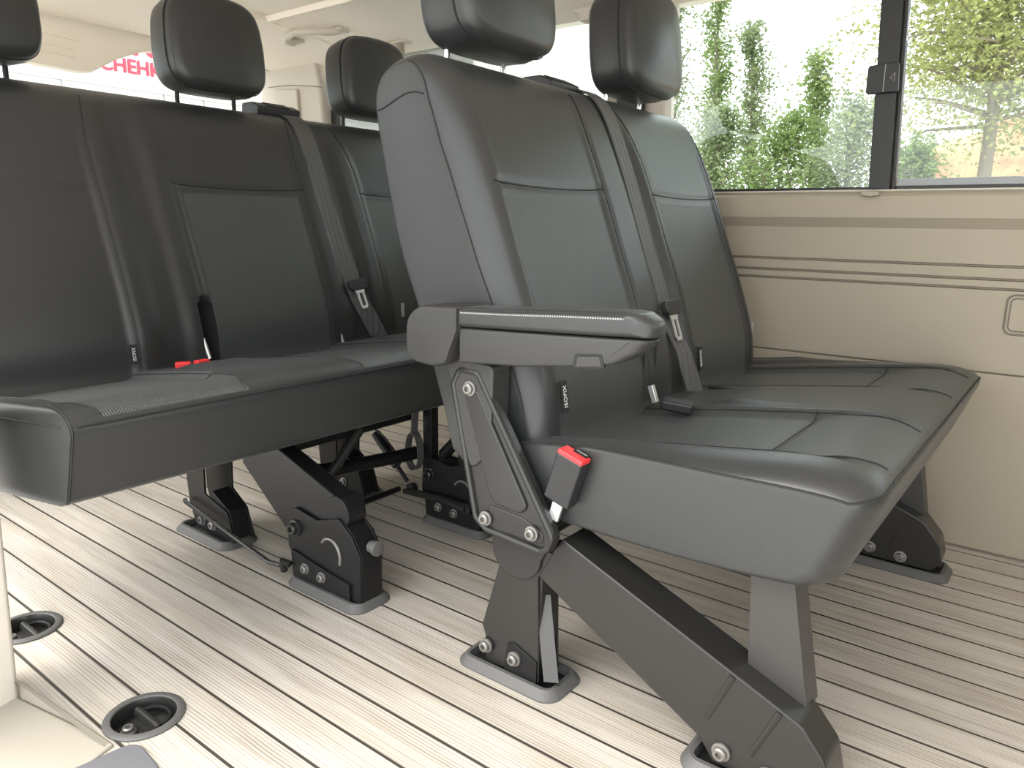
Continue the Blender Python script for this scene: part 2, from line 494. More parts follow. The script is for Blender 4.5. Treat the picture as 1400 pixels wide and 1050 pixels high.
def make_bench(root, dx, dz, y0b, y1b, y0c, y1c, inserts, channels, xf, xb, slot=None, soft=(), plain=(), cham=None):
    # ---- backrest
    def flare(z): return .028 * np.clip((z - .86) / .15, 0, 1) ** 2
    def bdisp(y, x, z, nx, nz):
        Y = y[:, None]; Z = z[None, :]; F = ((nx > .15) & (z > .38)).astype(float)[None, :]
        fl = flare(Z); d = np.zeros((len(y), len(z)))
        fz = sm((1.01 - Z) / .12)
        for l, r in inserts:
            L_ = l - fl; R_ = r + fl
            ins = sm((Y - L_) / .02) * sm((R_ - Y) / .02)
            low = sm((.815 - Z) / .02)
            d -= ins * fz * (.005 + .003 * low)
            d -= (0 if (l, r) in plain else .004) * np.exp(-((Z - .8135 - .006 * ((Y - (l + r) / 2) / .17) ** 2) / .006) ** 2) * sm((Y - l) / .01) * sm((r - Y) / .01)
            for q, sg in ((L_, 1), (R_, -1)):
                d -= .0035 * np.exp(-((Y - q) / .005) ** 2) * fz
        for c, hw, dep in channels:
            d -= dep * sm((Y - c + hw + .02) / .04) * sm((c + hw + .02 - Y) / .04) * sm((1.03 - Z) / .14)
        if slot:
            c, hw, zt = slot
            d -= .07 * sm((Y - c + hw) / .008) * sm((c + hw - Y) / .008) * sm((zt - Z + .5 * 0) / .02 - ((Y - c) / hw) ** 2 * 1.2)
        return d * F
    def bmat(y, x, z, nx, nz):
        Y = y[:, None]; Z = z[None, :]; m = np.zeros((len(y), len(z)), int)
        for l, r in inserts:
            if (l, r) in plain: continue
            m |= ((Y > l + .022) & (Y < r - .022) & (Z < .80) & (nx[None, :] > .2)).astype(int)
        return m
    back = Loft(BACK, y0b, y1b, bdisp, bmat, dx, dz)
    ob = back.build('backrest', [M['leather'], M['perf']], root)
    # ---- cushion
    xt = xf - .172
    def cdisp(y, x, z, nx, nz):
        Y = y[:, None]; X = x[None, :]; T = (nz > .3).astype(float)[None, :] * (z > .38)
        d = np.zeros((len(y), len(x)))
        for l, r in inserts:
            l2, r2 = l + .020, r - .008
            front = sm((X - (xt - .02)) / .15)
            ins = sm((Y - l2) / .03) * sm((r2 - Y) / .03)
            d -= ins * (.014 * (1 - front) + .001)
            for q in (l2 + .012, r2 - .012):
                d -= .003 * np.exp(-((Y - q) / .005) ** 2) * sm((xf - .03 - X) / .02)
            d -= .004 * np.exp(-((X - xt) / .006) ** 2) * sm((Y - l2) / .02) * sm((r2 - Y) / .02)
        # outer edges and the bridge between seats stand a little proud at the rear
        rear = sm((xf - .15 - X) / .25)
        e = np.minimum(Y - y0c, y1c - Y)
        d += .009 * rear * sm((.075 - e) / .03)
        for (l, r), (l3, r3) in zip(inserts[:-1], inserts[1:]):
            d += .010 * rear * sm((Y - r) / .03) * sm((l3 - Y) / .03) * sm((X - xb - .16) / .06)
        return d * T
    def cmat(y, x, z, nx, nz):
        Y = y[:, None]; X = x[None, :]; T = ((nz > .25) & (z > .38))[None, :]
        m = np.zeros((len(y), len(x)), int)
        for l, r in inserts:
            bow = .03 * np.clip((X - xt) / .15, 0, 1) ** 2
            inn = (Y > l + .024 + bow) & (Y < r - .017 - bow) & T
            m[inn & (X < xt)] = 1
            m[inn & (X >= xt) & (X < xf - .005)] = 2
        return m
    cush = Loft(cush_profile(xf, xb), y0c, y1c, cdisp, cmat, 0, dz, soft=cush_soft(xf, bool(cham)), extra=([] if not cham else [.4275, .4288, .4296, .4300, .4304, .4312, .4325, .4345]))
    oc = cush.build('seat_cushion', [M['leather'], M['perf'], M['rib']], root)
    # ---- seams on the backrest
    r = .0013
    def seam(par, path, rr):
        q_ = MB(); q_.tube(path, rr, 6); q_.build('seam', M['seam'], par)
    for l, r_ in inserts:
        for q, sg in ((l, -1), (r_, 1)):
            if q in soft: continue
            us = np.linspace(back.u_front_z(.42), back.u_front_z(1.0), 60)
            path = []
            for u in us:
                zz = np.interp(u, np.arange(back.L), back.p[:, 1])
                path.append(back.at(q + sg * float(flare(zz)), u, .0006)[0])
            seam(ob, path, r)
        if (l, r_) in plain: continue
        path = [back.at(y, back.u_front_z(.8135 + .006 * ((y - (l + r_) / 2) / .17) ** 2), .0008)[0] for y in np.linspace(l, r_, 40)]
        seam(ob, path, r)
    # seam round the near and the far side panel
    for ye, sg in ((y0b, 1), (y1b, -1)):
        path = [back.at(ye + sg * .0006, u, .0008)[0] for u in np.arange(back.u_front_z(.43), back.L * .62, 1.0)]
        seam(ob, path, .0016)
    # cross seam at the top of each side panel
    for ye, sg in ((y0b, -1), (y1b, 1)):
        a = back.at(ye, back.u_front_z(.985))[0]; k = int(np.argmin(back.p[:, 0]))
        b_ = back.at(ye, k + 3)[0]
        path = [a.lerp(b_, t) + Vector((0, sg * .0008, .018 * math.sin(PI * t) * (1 - t))) for t in np.linspace(0, 1, 16)]
        seam(ob, path, r)
    # ---- seams on the cushion
    zf = .4455
    uf = float(np.interp(zf, cush.p[:8, 1], np.arange(8)))
    i0 = int(np.argmax(cush.p[:, 0]))
    u_edge = i0 + 1.2
    path = [cush.at(y, u_edge, .0010)[0] for y in np.concatenate([y0c + np.array([.0008, .002, .005, .009, .014, .02, .028, .038]), np.linspace(y0c + .05, y1c - .05, 80), y1c - np.array([.038, .028, .02, .014, .009, .005, .002, .0008])])]
    near = [cush.at(y0c + .0008, u, .0012)[0] for u in np.linspace(cush.u_top_x(xb + .03), u_edge, 60)]
    far = [cush.at(y1c - .0008, u, .0012)[0] for u in np.linspace(u_edge, cush.u_top_x(xb + .03), 60)]
    seam(oc, near + path + far, .0019)
    for l, r_ in inserts:
        for q, sg in ((l + .024, 1), (r_ - .017, -1)):
            pp = []
            for x in np.linspace(xb + .06, xf - .012, 60):
                bow = .03 * float(np.clip((x - xt) / .15, 0, 1)) ** 2
                pp.append(cush.at(q + sg * bow, cush.u_top_x(x), .0006)[0])
            seam(oc, pp, .0012)
        seam(oc, [cush.at(y, cush.u_top_x(xt), .0008)[0] for y in np.linspace(l + .02, r_ - .015, 30)], .0013)
    return back, cush, ob, oc

def headrest(root, cx, yc, zb, tilt=.10, pm='chrome'):
    """padded block with rounded corners and two posts"""
    W, H, D = .262, .228, .118
    b = MB(); rings = []
    K = 14
    prof = []   # (offset x, inset)
    re = .022
    for i in range(K + 1):
        a = PI * i / K
        prof.append((math.cos(a) * 1.0, 1 - math.sin(a)))
    xs = []
    for i in range(7):
        a = PI / 2 * i / 6
        xs.append((D / 2 - re * (1 - math.sin(a)) * .55, re * (1 - math.cos(PI / 2 - a)) if False else re * (1 - math.sin(a)) ))
    # front face to back face
    st = []
    for i in range(8):
        a = PI / 2 * i / 7; st.append((D / 2 - re * (1 - math.cos(a)), re * (1 - math.sin(a))))
    st += [(0.0, -.004)]
    for i in range(8):
        a = PI / 2 * (1 - i / 7); st.append((-D / 2 + re * (1 - math.cos(a)), re * (1 - math.sin(a))))
    def outline(ins):
        w = W / 2 - ins; h = H / 2 - ins; pts = []
        n = 64
        for k in range(n):
            a = 2 * PI * k / n; c, s = math.cos(a), math.sin(a)
            e = 2 / 4.6
            y = w * math.copysign(abs(c) ** e, c); z = h * math.copysign(abs(s) ** e, s)
            y *= 1 - .06 * (z / h) if z > 0 else 1.0
            z += -.010 * (y / w) ** 2 if z > 0 else 0
            pts.append((y, z))
        return pts
    vs = []; fs = []; n = 64
    def place(x, y, z):
        x += .010 * (1 - (2 * y / W) ** 2) * (1 if x > 0 else 0)
        X = x * math.cos(tilt) - z * math.sin(tilt); Z = x * math.sin(tilt) + z * math.cos(tilt)
        return (cx + X, yc + y, zb + H / 2 + Z)
    shrink = [1.0] * len(st)
    for (x, ins) in st:
        for y, z in outline(ins): vs.append(place(x, y, z))
    m = len(st)
    for i in range(m - 1):
        for j in range(n):
            fs.append((i * n + j, i * n + (j + 1) % n, (i + 1) * n + (j + 1) % n, (i + 1) * n + j))
    # rounded fill of front and back
    for base, xx, sgn in ((0, st[0][0], 1), ((m - 1) * n, st[-1][0], -1)):
        prev = list(range(base, base + n))
        for q, bulge in ((.8, .004), (.5, .008), (.2, .010)):
            cur = []
            for y, z in outline(st[0][1]):
                vs.append(place(xx + sgn * bulge, y * q, z * q)); cur.append(len(vs) - 1)
            for j in range(n): fs.append((prev[j], prev[(j + 1) % n], cur[(j + 1) % n], cur[j]))
            prev = cur
        fs.append(tuple(prev))
    b.add(vs, fs)
    o = b.build('headrest', M['leather'], root, angle=60)
    # seam between front panel and side
    s = MB()
    s.tube([place(.026, y * 1.004, z * 1.004) for y, z in outline(-.002)], .0014, 6, closed=True)
    s.build('seam', M['seam'], o)
    for sy in (-.08, .08):
        p = MB()
        p.tube([(cx - .026, yc + sy, zb + .03), (cx - .030, yc + sy, zb - .012), (cx - .028, yc + sy, zb - .045), (cx - .018, yc + sy, zb - .085)], .0056, 12)
        p.build('post', M[pm], o)
    return o

def iso_tag(root, back, y, z, text=True, s=1.0):
    u = back.u_front_z(z)
    p, n = back.at(y, u); p2, _ = back.at(y, u + 1.0)
    up = (p2 - p).normalized(); ex = Vector((0, 1, 0))
    nn = ex.cross(up).normalized()
    if nn.dot(n) < 0: nn = -nn
    b = MB(); vs = []
    c = p + nn * .0035
    for dn in (-.0012, .0012):
        for a, q in ((-1, -1), (1, -1), (1, 1), (-1, 1)):
            vs.append(tuple(c + ex * (a * .0085 * s) + up * (q * .026 * s) + nn * dn))
    b.add(vs, [(3, 2, 1, 0), (4, 5, 6, 7), (0, 1, 5, 4), (1, 2, 6, 5), (2, 3, 7, 6), (3, 0, 4, 7)])
    o = b.build('isofix_tag', M['tag'], root)
    o['label'] = 'small black fabric tag with white ISOFIX lettering'
    cut_text('ISOFIX', .0125 * s, 'lettering', M['white'], c + nn * .0018, up, -ex, .0003, o)
    return o

def belt_on(root, back, pts, w, lift=.006, tongue_at=None, extra=()):
    """webbing lying on the backrest; pts are (y, z) on the front face, from the top"""
    path = []; nr = []; wd = []
    P = []
    for (ya, za), (yb, zb_) in zip(pts[:-1], pts[1:]):
        for t in np.linspace(0, 1, 14, endpoint=False): P.append((ya + (yb - ya) * t, za + (zb_ - za) * t))
    P.append(pts[-1])
    for y, z in P:
        p, n = back.at(y, back.u_front_z(z), lift); path.append(p); nr.append(n); wd.append((0, 1, 0))
    for p, n, d in extra:
        path.append(Vector(p)); nr.append(n); wd.append(d)
    return path, nr, wd

def tongue(root, c, up, w):
    """belt tongue: plastic slider with a steel plate hanging from it"""
    up = Vector(up).normalized(); ex = Vector((0, 1, 0)); ex = (ex - up * ex.dot(up)).normalized(); nn = ex.cross(up)
    if nn.x < 0: nn = -nn
    R_ = Matrix((ex, up, nn)).transposed()
    c = Vector(c)
    def put(b, poly, z0, z1, mi=0):
        k = len(poly); vs = [tuple(c + R_ @ Vector((x, y, z))) for z in (z0, z1) for x, y in poly]
        fs = [tuple(range(k))[::-1], tuple(range(k, 2 * k))] + [(i, (i + 1) % k, k + (i + 1) % k, k + i) for i in range(k)]
        b.add(vs, fs, mi)
    b = MB(); put(b, round_poly([(-w * .62, -.008), (-w * .50, -.017), (w * .50, -.017), (w * .62, -.008), (w * .62, .013), (-w * .62, .013)], .005), .004, .016)
    o = b.build('belt_tongue', M['blackplastic'], root, bevel=.002)
    b = MB(); x0, x1, y0, y1 = -.012, .012, -.062, -.014; h = .005
    put(b, [(-.018, y1), (.018, y1), (.014, -.026), (-.014, -.026)], .008, .011)
    put(b, [(-.0125, -.026), (-.0065, -.026), (-.0065, -.062), (-.0125, -.062)], .008, .011)
    put(b, [(.0065, -.026), (.0125, -.026), (.0125, -.062), (.0065, -.062)], .008, .011)
    put(b, [(-.0125, -.062), (.0125, -.062), (.009, -.070), (-.009, -.070)], .008, .011)
    p = b.build('tongue_plate', M['steel'], o)
    p['label'] = 'bright steel tongue plate with a slot'
    return o

def retractor(root, x, y, z, w=.12):
    b = MB()
    b.prism(round_poly([(-.035, -.02), (.04, -.02), (.045, .004), (.015, .016), (-.03, .016)], .006), -w / 2, w / 2, 1)
    b.v = [(v[0] + x, v[1] + y, v[2] + z) for v in b.v]
    o = b.build('belt_outlet', M['blackplastic'], root, bevel=.003)
    b = MB(); b.box(x + .012, x + .043, y - .036, y + .036, z + .005, z + .0125, rot=Matrix.Rotation(.40, 3, 'Y'))
    b.build('outlet_slot', M['well'], o)
    return o

def bezel(root, x0, x1, y0, y1, name='foot_cover', h=.016):
    """rubber surround of a seat foot, open in the middle"""
    cx, cy, lx, ly = (x0 + x1) / 2, (y0 + y1) / 2, x1 - x0, y1 - y0
    b = MB(); n = 8
    loops = [(rrect(cx, cy, lx, ly, .030, n), .0), (rrect(cx, cy, lx, ly, .030, n), .003), (rrect(cx, cy, lx - .022, ly - .022, .022, n), h),
             (rrect(cx, cy, lx - .036, ly - .036, .012, n), h), (rrect(cx, cy, lx - .040, ly - .040, .010, n), .002)]
    vs = []; fs = []; k = len(loops[0][0])
    for pts, z in loops: vs += [(p[0], p[1], z) for p in pts]
    for i in range(len(loops) - 1):
        for j in range(k): fs.append((i * k + j, i * k + (j + 1) % k, (i + 1) * k + (j + 1) % k, (i + 1) * k + j))
    fs.append(tuple(range(k))[::-1])
    mi = [0] * len(fs)
    fs.append(tuple(range(4 * k, 5 * k))); mi.append(1)
    b.add(vs, fs, mi)
    return b.build(name, [M['rubber'], M['well']], root, angle=40)

# ================================================================= FRONT BENCH (two seats)
fb = empty('passenger_bench', (-.45, 1.40, 0), 'two-seat dark grey leather bench with a padded armrest, in front of the longer bench', 'bench seat', None)
E0 = fb
class Holder: pass
def under(root):
    """parts are modelled in world coordinates; keep them there when parented to an Empty at the base"""
    for ch in root.children:
        ch.matrix_parent_inverse = Matrix.Translation(root.location).inverted()

FI = [(.948, 1.276), (1.476, 1.806)]
back, cush, ob, oc = make_bench(fb, 0, 0, .915, 1.858, .900, 1.900, FI, [(1.412, .040, .012)], -.155, -.70, soft=(.948,))
headrest(fb, -.915, 1.114, 1.044)
headrest(fb, -.915, 1.658, 1.044)
iso_tag(fb, back, .985, .478)
iso_tag(fb, back, 1.515, .470)
b = MB(); p, n = back.at(1.835, back.u_front_z(.50)); b.box(p.x + .0, p.x + .003, 1.828, 1.838, .478, .518)
o = b.build('side_tag', M['thread'], fb)

# belt of the middle: over the top, down the channel, hanging into the seat gap
path, nr, wd = belt_on(fb, back, [(1.412, 1.019), (1.410, .95), (1.400, .80), (1.396, .68), (1.398, .588)], .050, .006)
path = [Vector((-.955, 1.412, 1.026))] + path; nr = [Vector((0, 0, 1))] + nr; wd = [(0, 1, 0)] + wd
path[0] = Vector((-.962, 1.412, 1.028))
b = MB(); b.strip(path, nr, wd, .050, .003)
# lower half turned over towards the gap
pe = path[-1]
lo = [pe, Vector((pe.x + .016, 1.400, .545)), Vector((-.634, 1.404, .500)), Vector((-.622, 1.412, .455)), Vector((-.612, 1.424, .415))]
b.strip(lo, [Vector((1, 0, .3)), Vector((1, -.10, .3)), Vector((1, -.22, .3)), Vector((1, -.3, .3)), Vector((1, -.35, .3))],
        [(0, 1, 0), (.1, 1, -.05), (.22, 1, -.15), (.3, 1, -.2), (.35, 1, -.2)], .050, .003)
b.build('belt_strap', M['belt'], fb)
tongue(fb, pe + Vector((.004, 0, .0)), path[-2] - path[-1] + Vector((-.0, 0, 0)), .052)
retractor(fb, -.955, 1.36, 1.030, .105)
# stowed buckle between the seats: short strap end and steel stalk
b = MB(); b.box(-.590, -.532, 1.212, 1.246, .420, .441, rot=Matrix.Rotation(.12, 3, 'Y') @ Matrix.Rotation(.35, 3, 'Z'))
o = b.build('belt_buckle', M['blackplastic'], fb, bevel=.006)
o['label'] = 'black buckle lying in the gap between the seats'
b = MB(); b.box(-.622, -.612, 1.238, 1.249, .425, .458, rot=Matrix.Rotation(-.35, 3, 'Y'))
b.build('buckle_stalk', M['steel'], o, bevel=.001)
b = MB()
for yy in (1.262, 1.296):
    p, n = back.at(yy, back.u_front_z(.49)); b.box(p.x - .002, p.x + .0015, yy - .0015, yy + .0015, .45, .525)
b.build('anchor_slot', M['seam'], fb)
# dark slot in the cushion where the belt goes down
zz = cush.at(1.462, cush.u_top_x(-.562))[0].z
b = MB(); b.prism(rrect(-.562, 1.462, .075, .016, .006), zz - .004, zz + .0015, 2); b.build('belt_slot', M['well'], fb)

# ---- near buckle with red release
c = Vector((-.571, .884, .384)); ax = Vector((.027, 0, .086)).normalized(); az = Vector((.086, 0, -.027)).normalized()
R_ = Matrix((az, Vector((0, 1, 0)), ax)).transposed()
def oriented(b, x0, x1, y0, y1, z0, z1, mi=0):
    vs = [tuple(c + R_ @ Vector((x, y, z))) for x in (x0, x1) for y in (y0, y1) for z in (z0, z1)]
    b.add(vs, [(0, 1, 3, 2), (4, 6, 7, 5), (0, 4, 5, 1), (2, 3, 7, 6), (0, 2, 6, 4), (1, 5, 7, 3)], mi)
b = MB(); oriented(b, -.023, .023, -.013, .013, -.042, .036)
o = b.build('belt_buckle', M['blackplastic'], fb, bevel=.004)
o['label'] = 'black seat belt buckle with a red release button'
b = MB(); oriented(b, -.0225, .0225, -.0125, .0125, .0335, .0415); q = b.build('release_button', M['red'], o, bevel=.0025)
q['label'] = 'red release button'
b = MB(); oriented(b, -.006, .018, .0035, .0085, .0400, .0428); b.build('latch_slot', M['well'], o)
b = MB(); oriented(b, -.004, .016, .0085, .0125, .0405, .0435)
b.build('latch_teeth', M['bolt'], o, bevel=.0008)
b = MB(); oriented(b, -.009, .009, -.003, .003, -.075, -.040); b.build('buckle_stalk', M['steel'], o, bevel=.001)

# ---- armrest
def round_prism(name, poly, y0, y1, ins, R, mats, parent, front=None):
    """side outline swept in y, its edges rolled over; `front`=(x, r) also rounds the tip in plan"""
    P = [Vector(p) for p in poly]; n = len(P); nrm = []
    area = sum(P[i - 1].x * P[i].y - P[i].x * P[i - 1].y for i in range(n))
    for i in range(n):
        t = (P[(i + 1) % n] - P[i - 1]).normalized(); v = Vector((t.y, -t.x))
        nrm.append(v if area > 0 else -v)
    st = [0, .0006, .0018, .0036, .006, .009, .0125, .0165, .021]
    w = y1 - y0
    ys = [y0 + q for q in st if q < w * .5] + [y0 + w * .5] + [y1 - q for q in st[::-1] if q < w * .5]
    vs = []; fs = []
    for y in ys:
        e = min(y - y0, y1 - y)
        q = max(0, 1 - e / R); a = ins * (1 - math.sqrt(max(0, 1 - q * q)))
        for p, v in zip(P, nrm):
            x, z = p.x - v.x * min(a, .0015), p.y - a * math.copysign(abs(v.y) ** 1.5, v.y)
            if front:
                fx, fr = front; g = max(0, 1 - e / fr); lim = fr * (1 - math.sqrt(max(0, 1 - g * g)))
                k = min(1, max(0, (x - (fx - .06)) / .06)); x -= lim * k
            vs.append((x, y, z))
    for i in range(len(ys) - 1):
        for j in range(n): fs.append((i * n + j, i * n + (j + 1) % n, (i + 1) * n + (j + 1) % n, (i + 1) * n + j))
    fs.append(tuple(range(n))[::-1]); fs.append(tuple(range((len(ys) - 1) * n, len(ys) * n)))
    b = MB(); b.add(vs, fs); return b.build(name, mats, parent, angle=50)
def fine(poly, step=.006):
    out = []
    for i in range(len(poly)):
        a, b_ = Vector(poly[i]), Vector(poly[(i + 1) % len(poly)]); k = max(1, int((b_ - a).length / step))
        out += [tuple(a.lerp(b_, t / k)) for t in range(k)]
    return out
YA, YB = .845, .900
arm_low = round_poly([(-.749, .539), (-.640, .547), (-.520, .562), (-.475, .571), (-.445, .586), (-.428, .606), (-.445, .6065), (-.52, .6032), (-.64, .598), (-.749, .5935)], [.004, .1, .1, .05, .03, .004, .004, .1, .1, .003])
arm = round_prism('armrest', fine(arm_low), YA, YB, .004, .006, M['plastic'], fb, front=(-.428, .0265))
arm_up = round_poly([(-.749, .5950), (-.64, .5995), (-.52, .6048), (-.45, .6083), (-.424, .6090), (-.424, .628), (-.446, .6392), (-.47, .6400), (-.56, .6355), (-.66, .6295), (-.749, .6255)], [.003, .1, .1, .02, .006, .012, .02, .1, .1, .1, .008])
pad = round_prism('pad', fine(arm_up), YA - .003, YB + .003, .008, .010, M['leather'], arm, front=(-.424, .028))
b = MB()
def seam_pt(t):
    x = -.744 + t * .304
    z = float(np.interp(x, [-.749, -.66, -.56, -.47, -.446], [.6255, .6295, .6355, .6400, .6392])) - .0050
    e = .0012; k = min(1, max(0, (x - (-.405 - .06)) / .06))
    yn = YA - .003 + .0010
    if x > -.472: yn += .0155 * ((x + .472) / .034) ** 2
    return Vector((x, yn, z))
NS = 80
for i in range(NS):
    p0 = seam_pt(i / NS); p1 = seam_pt((i + .58) / NS)
    o_ = Vector((0, -.0004, -.0032))
    b.tube([p0 + o_, p1 + o_], .0013, 5)
b.build('stitching', M['thread'], pad)
b = MB(); b.tube([seam_pt(t) for t in np.linspace(0, 1, 60)], .0012, 6); b.build('seam', M['seam'], pad)
# pivot end: a rounded housing behind the pad
cap = round_poly([(-.856, .622), (-.747, .6265), (-.747, .590), (-.772, .534), (-.80, .527), (-.856, .530)], [.046, .004, .02, .02, .02, .046], n=12)
round_prism('pivot_cover', fine(cap), .838, .906, .007, .010, M['plastic'], arm)
b = MB(); b.prism(round_poly([(-.800, .540), (-.742, .590), (-.744, .540), (-.70, .538), (-.705, .40), (-.745, .36), (-.775, .44)], .012), .868, .913, 1)
b.build('support', M['plastic'], arm, bevel=.004)
b = MB(); b.prism(round_poly([(-.538, .5595), (-.496, .565), (-.500, .579), (-.535, .575)], .003), YA - .0020, .850, 1)
o = b.build('latch_button', M['plastic'], arm, bevel=.002)
b = MB(); b.prism(round_poly([(-.542, .558), (-.492, .5640), (-.497, .5825), (-.539, .5785)], .003), YA - .0006, .848, 1)
b.build('button_gap', M['well'], arm)

# ---- stamped bracket that carries the armrest and the seat
brk = [(-.789, .500), (-.772, .530), (-.728, .527), (-.716, .508), (-.578, .290), (-.590, .262), (-.605, .255), (-.715, .263), (-.740, .280)]
b = MB(); out = round_poly(brk, [.02, .018, .018, .02, .02, .015, .015, .02, .02])
b.prism(out, .872, .884, 1)
bk = b.build('side_bracket', M['metalgrey'], fb, bevel=.004)
b = MB(); ins_ = [Vector(p) for p in out]; cc = Vector((-.69, .38))
rim = []
for i, p in enumerate(ins_):
    t = (ins_[(i + 1) % len(ins_)] - ins_[i - 1]).normalized(); nrm = Vector((t.y, -t.x))
    if nrm.dot(cc - p) < 0: nrm = -nrm
    rim.append(p + nrm * .006)
b.tube([(p.x, .871, p.y) for p in rim], .0058, 8, closed=True)
b.build('rim', M['metalgrey'], bk)
b = MB()
b.prism(round_poly([(-.760, .488), (-.732, .496), (-.630, .325), (-.645, .312), (-.694, .316), (-.706, .330)], .012), .867, .874, 1)
b.build('pressed_panel', M['metalgrey'], bk, bevel=.006, seg=4)
b = MB()
b.prism(round_poly([(-.712, .312), (-.640, .306), (-.600, .288), (-.604, .272), (-.70, .272)], .008), .870, .874, 1)
b.build('lower_pressing', M['metalgrey'], bk, bevel=.0015)
for x, z in ((-.746, .496), (-.712, .288), (-.621, .287)):
    hexbolt('bolt', (x, .868, z), .0088, .010, bk)

# ---- rear leg of the bench
def rear_leg(y, sgn=1):
    b = MB()
    plate = [(-.690, .235), (-.706, .20), (-.742, .078), (-.735, .062), (-.733, .014), (-.622, .014), (-.628, .20), (-.60, .25)]
    b.prism(plate, y, y + .005, 1)
    b.prism(plate, y + .055, y + .060, 1)
    b.prism([(-.640, .02), (-.628, .02), (-.622, .20), (-.634, .20)], y + .005, y + .055, 1)
    leg = b.build('leg', M['metalgrey'], fb, bevel=.0015)
    b = MB()
    lug = [(-.716, .262)] + [(-.668 + .048 * math.cos(a), .232 - .042 * math.sin(a)) for a in np.linspace(PI, 0, 14)] + [(-.604, .262)]
    b.prism(lug, y - .006, y, 1); b.build('lug', M['metalgrey'], leg, bevel=.0015)
    b = MB(); b.prism(round_poly([(-.685, .065), (-.672, .070), (-.624, .052), (-.624, .014), (-.69, .014)], .004), y - .004, y, 1)
    b.build('shoe_plate', M['metal'], leg, bevel=.001)
    for x, z in ((-.728, .046), (-.668, .044)):
        hexbolt('bolt', (x, y - .004, z), .0092, .012, leg)
    b = MB()
    b.strip([(-.628, y + .016, .165), (-.618, y + .012, .115), (-.606, y + .006, .060), (-.598, y + .002, .026), (-.606, y + .012, .018)], [(.5, -.85, .15)] * 5, [(.85, .5, 0)] * 5, .024, .002)
    b.build('pull_strap', M['belt'], leg)
    return leg
rear_leg(.896); 
bezel(fb, -.788, -.580, .872, .978)
rear_leg(1.77); bezel(fb, -.788, -.580, 1.746, 1.852)

# ---- diagonal beam, its foot and the upright
def beam(y0, y1):
    b = MB()
    side = round_poly([(-.585, .277), (-.637, .206), (-.345, .045), (-.325, .016), (-.186, .016), (-.168, .040), (-.178, .085), (-.212, .125)], [.004, .012, .01, .006, .01, .02, .03, .03])
    b.prism(side, y0, y1, 1)
    o = b.build('brace', M['metalgrey'], fb, bevel=.007, seg=3)
    b = MB()
    d = Vector((.36, -.150)).normalized(); nrm = Vector((-d.y, d.x))
    for t0 in (Vector((-.305, .158)), Vector((-.240, .132))):
        b.tube([(t0.x, y0 + .002, t0.y), (t0.x - nrm.x * .085, y0 + .002, t0.y - nrm.y * .085)], [.0055, .0045], 8)
    b.build('rib', M['metalgrey'], o)
    hexbolt('bolt', (-.312, y0 - .001, .040), .0098, .012, o)
    hexbolt('bolt', (-.248, y0 - .001, .034), .0098, .012, o)
    b = MB(); ym = y0 + .040
    b.prism([(-.308, .318), (-.252, .318), (-.216, .118), (-.300, .155)], ym, ym + .004, 1)
    b.prism([(-.256, .318), (-.252, .318), (-.216, .118), (-.221, .118)], ym + .004, ym + .05, 1)
    b.prism([(-.308, .318), (-.304, .318), (-.297, .150), (-.301, .150)], ym + .004, ym + .03, 1)
    b.build('upright', M['upright'], o, bevel=.001)
    return o
beam(.898, .966)
bezel(fb, -.372, -.150, .876, .988)
beam(1.765, 1.833)
bezel(fb, -.372, -.150, 1.743, 1.855)
# under-seat cross tubes
b = MB(); b.tube([(-.62, .90, .285), (-.62, 1.85, .285)], .016, 12); b.tube([(-.27, .945, .292), (-.27, 1.83, .292)], .013, 12)
b.build('cross_tube', M['metal'], fb)
under(fb)

# ================================================================= REAR BENCH (three seats)
rb = empty('passenger_bench', (-1.45, 1.12, 0), 'three-seat dark grey leather bench across the rear, behind the two-seat bench', 'bench seat', None)
RI = [(.425, .768), (.935, 1.303), (1.503, 1.82)]
DX, DZ = -.955, .013
back2, cush2, ob2, oc2 = make_bench(rb, DX, DZ, .390, 1.865, .375, 1.865, RI, [(.850, .035, .007), (1.400, .040, .010)], -1.122, -1.66, slot=(.937, .020, .565),
    soft=(.425, .935), plain=((.425, .768),), cham=lambda y: -1.122 - 4.1 * max(0, .430 - y))
for yc in (.604, 1.147, 1.684): headrest(rb, -.915 + DX, yc, 1.064, pm='metal')  # rear posts painted black, standing in for chrome mirroring the dark interior
iso_tag(rb, back2, .755, .452, s=.8)
b = MB(); p, n = back2.at(1.56, back2.u_front_z(.48)); b.box(p.x, p.x + .003, 1.552, 1.562, .475, .515); b.build('side_tag', M['thread'], rb)
path, nr, wd = belt_on(rb, back2, [(1.372, 1.019), (1.372, .95), (1.362, .80), (1.375, .68), (1.388, .565)], .060, .006)
path = [Vector((-.962 + DX, 1.372, 1.040))] + path; nr = [Vector((0, 0, 1))] + nr; wd = [(0, 1, 0)] + wd
b = MB(); b.strip(path, nr, wd, .058, .003)
pe = path[-1]
lo = [pe, Vector((pe.x + .018, 1.395, .535)), Vector((pe.x + .030, 1.415, .49)), Vector((pe.x + .036, 1.435, .45)), Vector((pe.x + .036, 1.452, .425))]
b.strip(lo, [Vector((1, 0, .3)), Vector((1, -.15, .3)), Vector((1, -.3, .3)), Vector((1, -.4, .3)), Vector((1, -.5, .3))],
        [(0, 1, 0), (.1, 1, -.05), (.3, 1, -.15), (.4, 1, -.2), (.5, 1, -.2)], .058, .003)
b.build('belt_strap', M['belt'], rb)
tongue(rb, pe + Vector((.004, .004, 0)), path[-2] - path[-1], .052)
retractor(rb, -.950 + DX, 1.345, 1.052, .14)
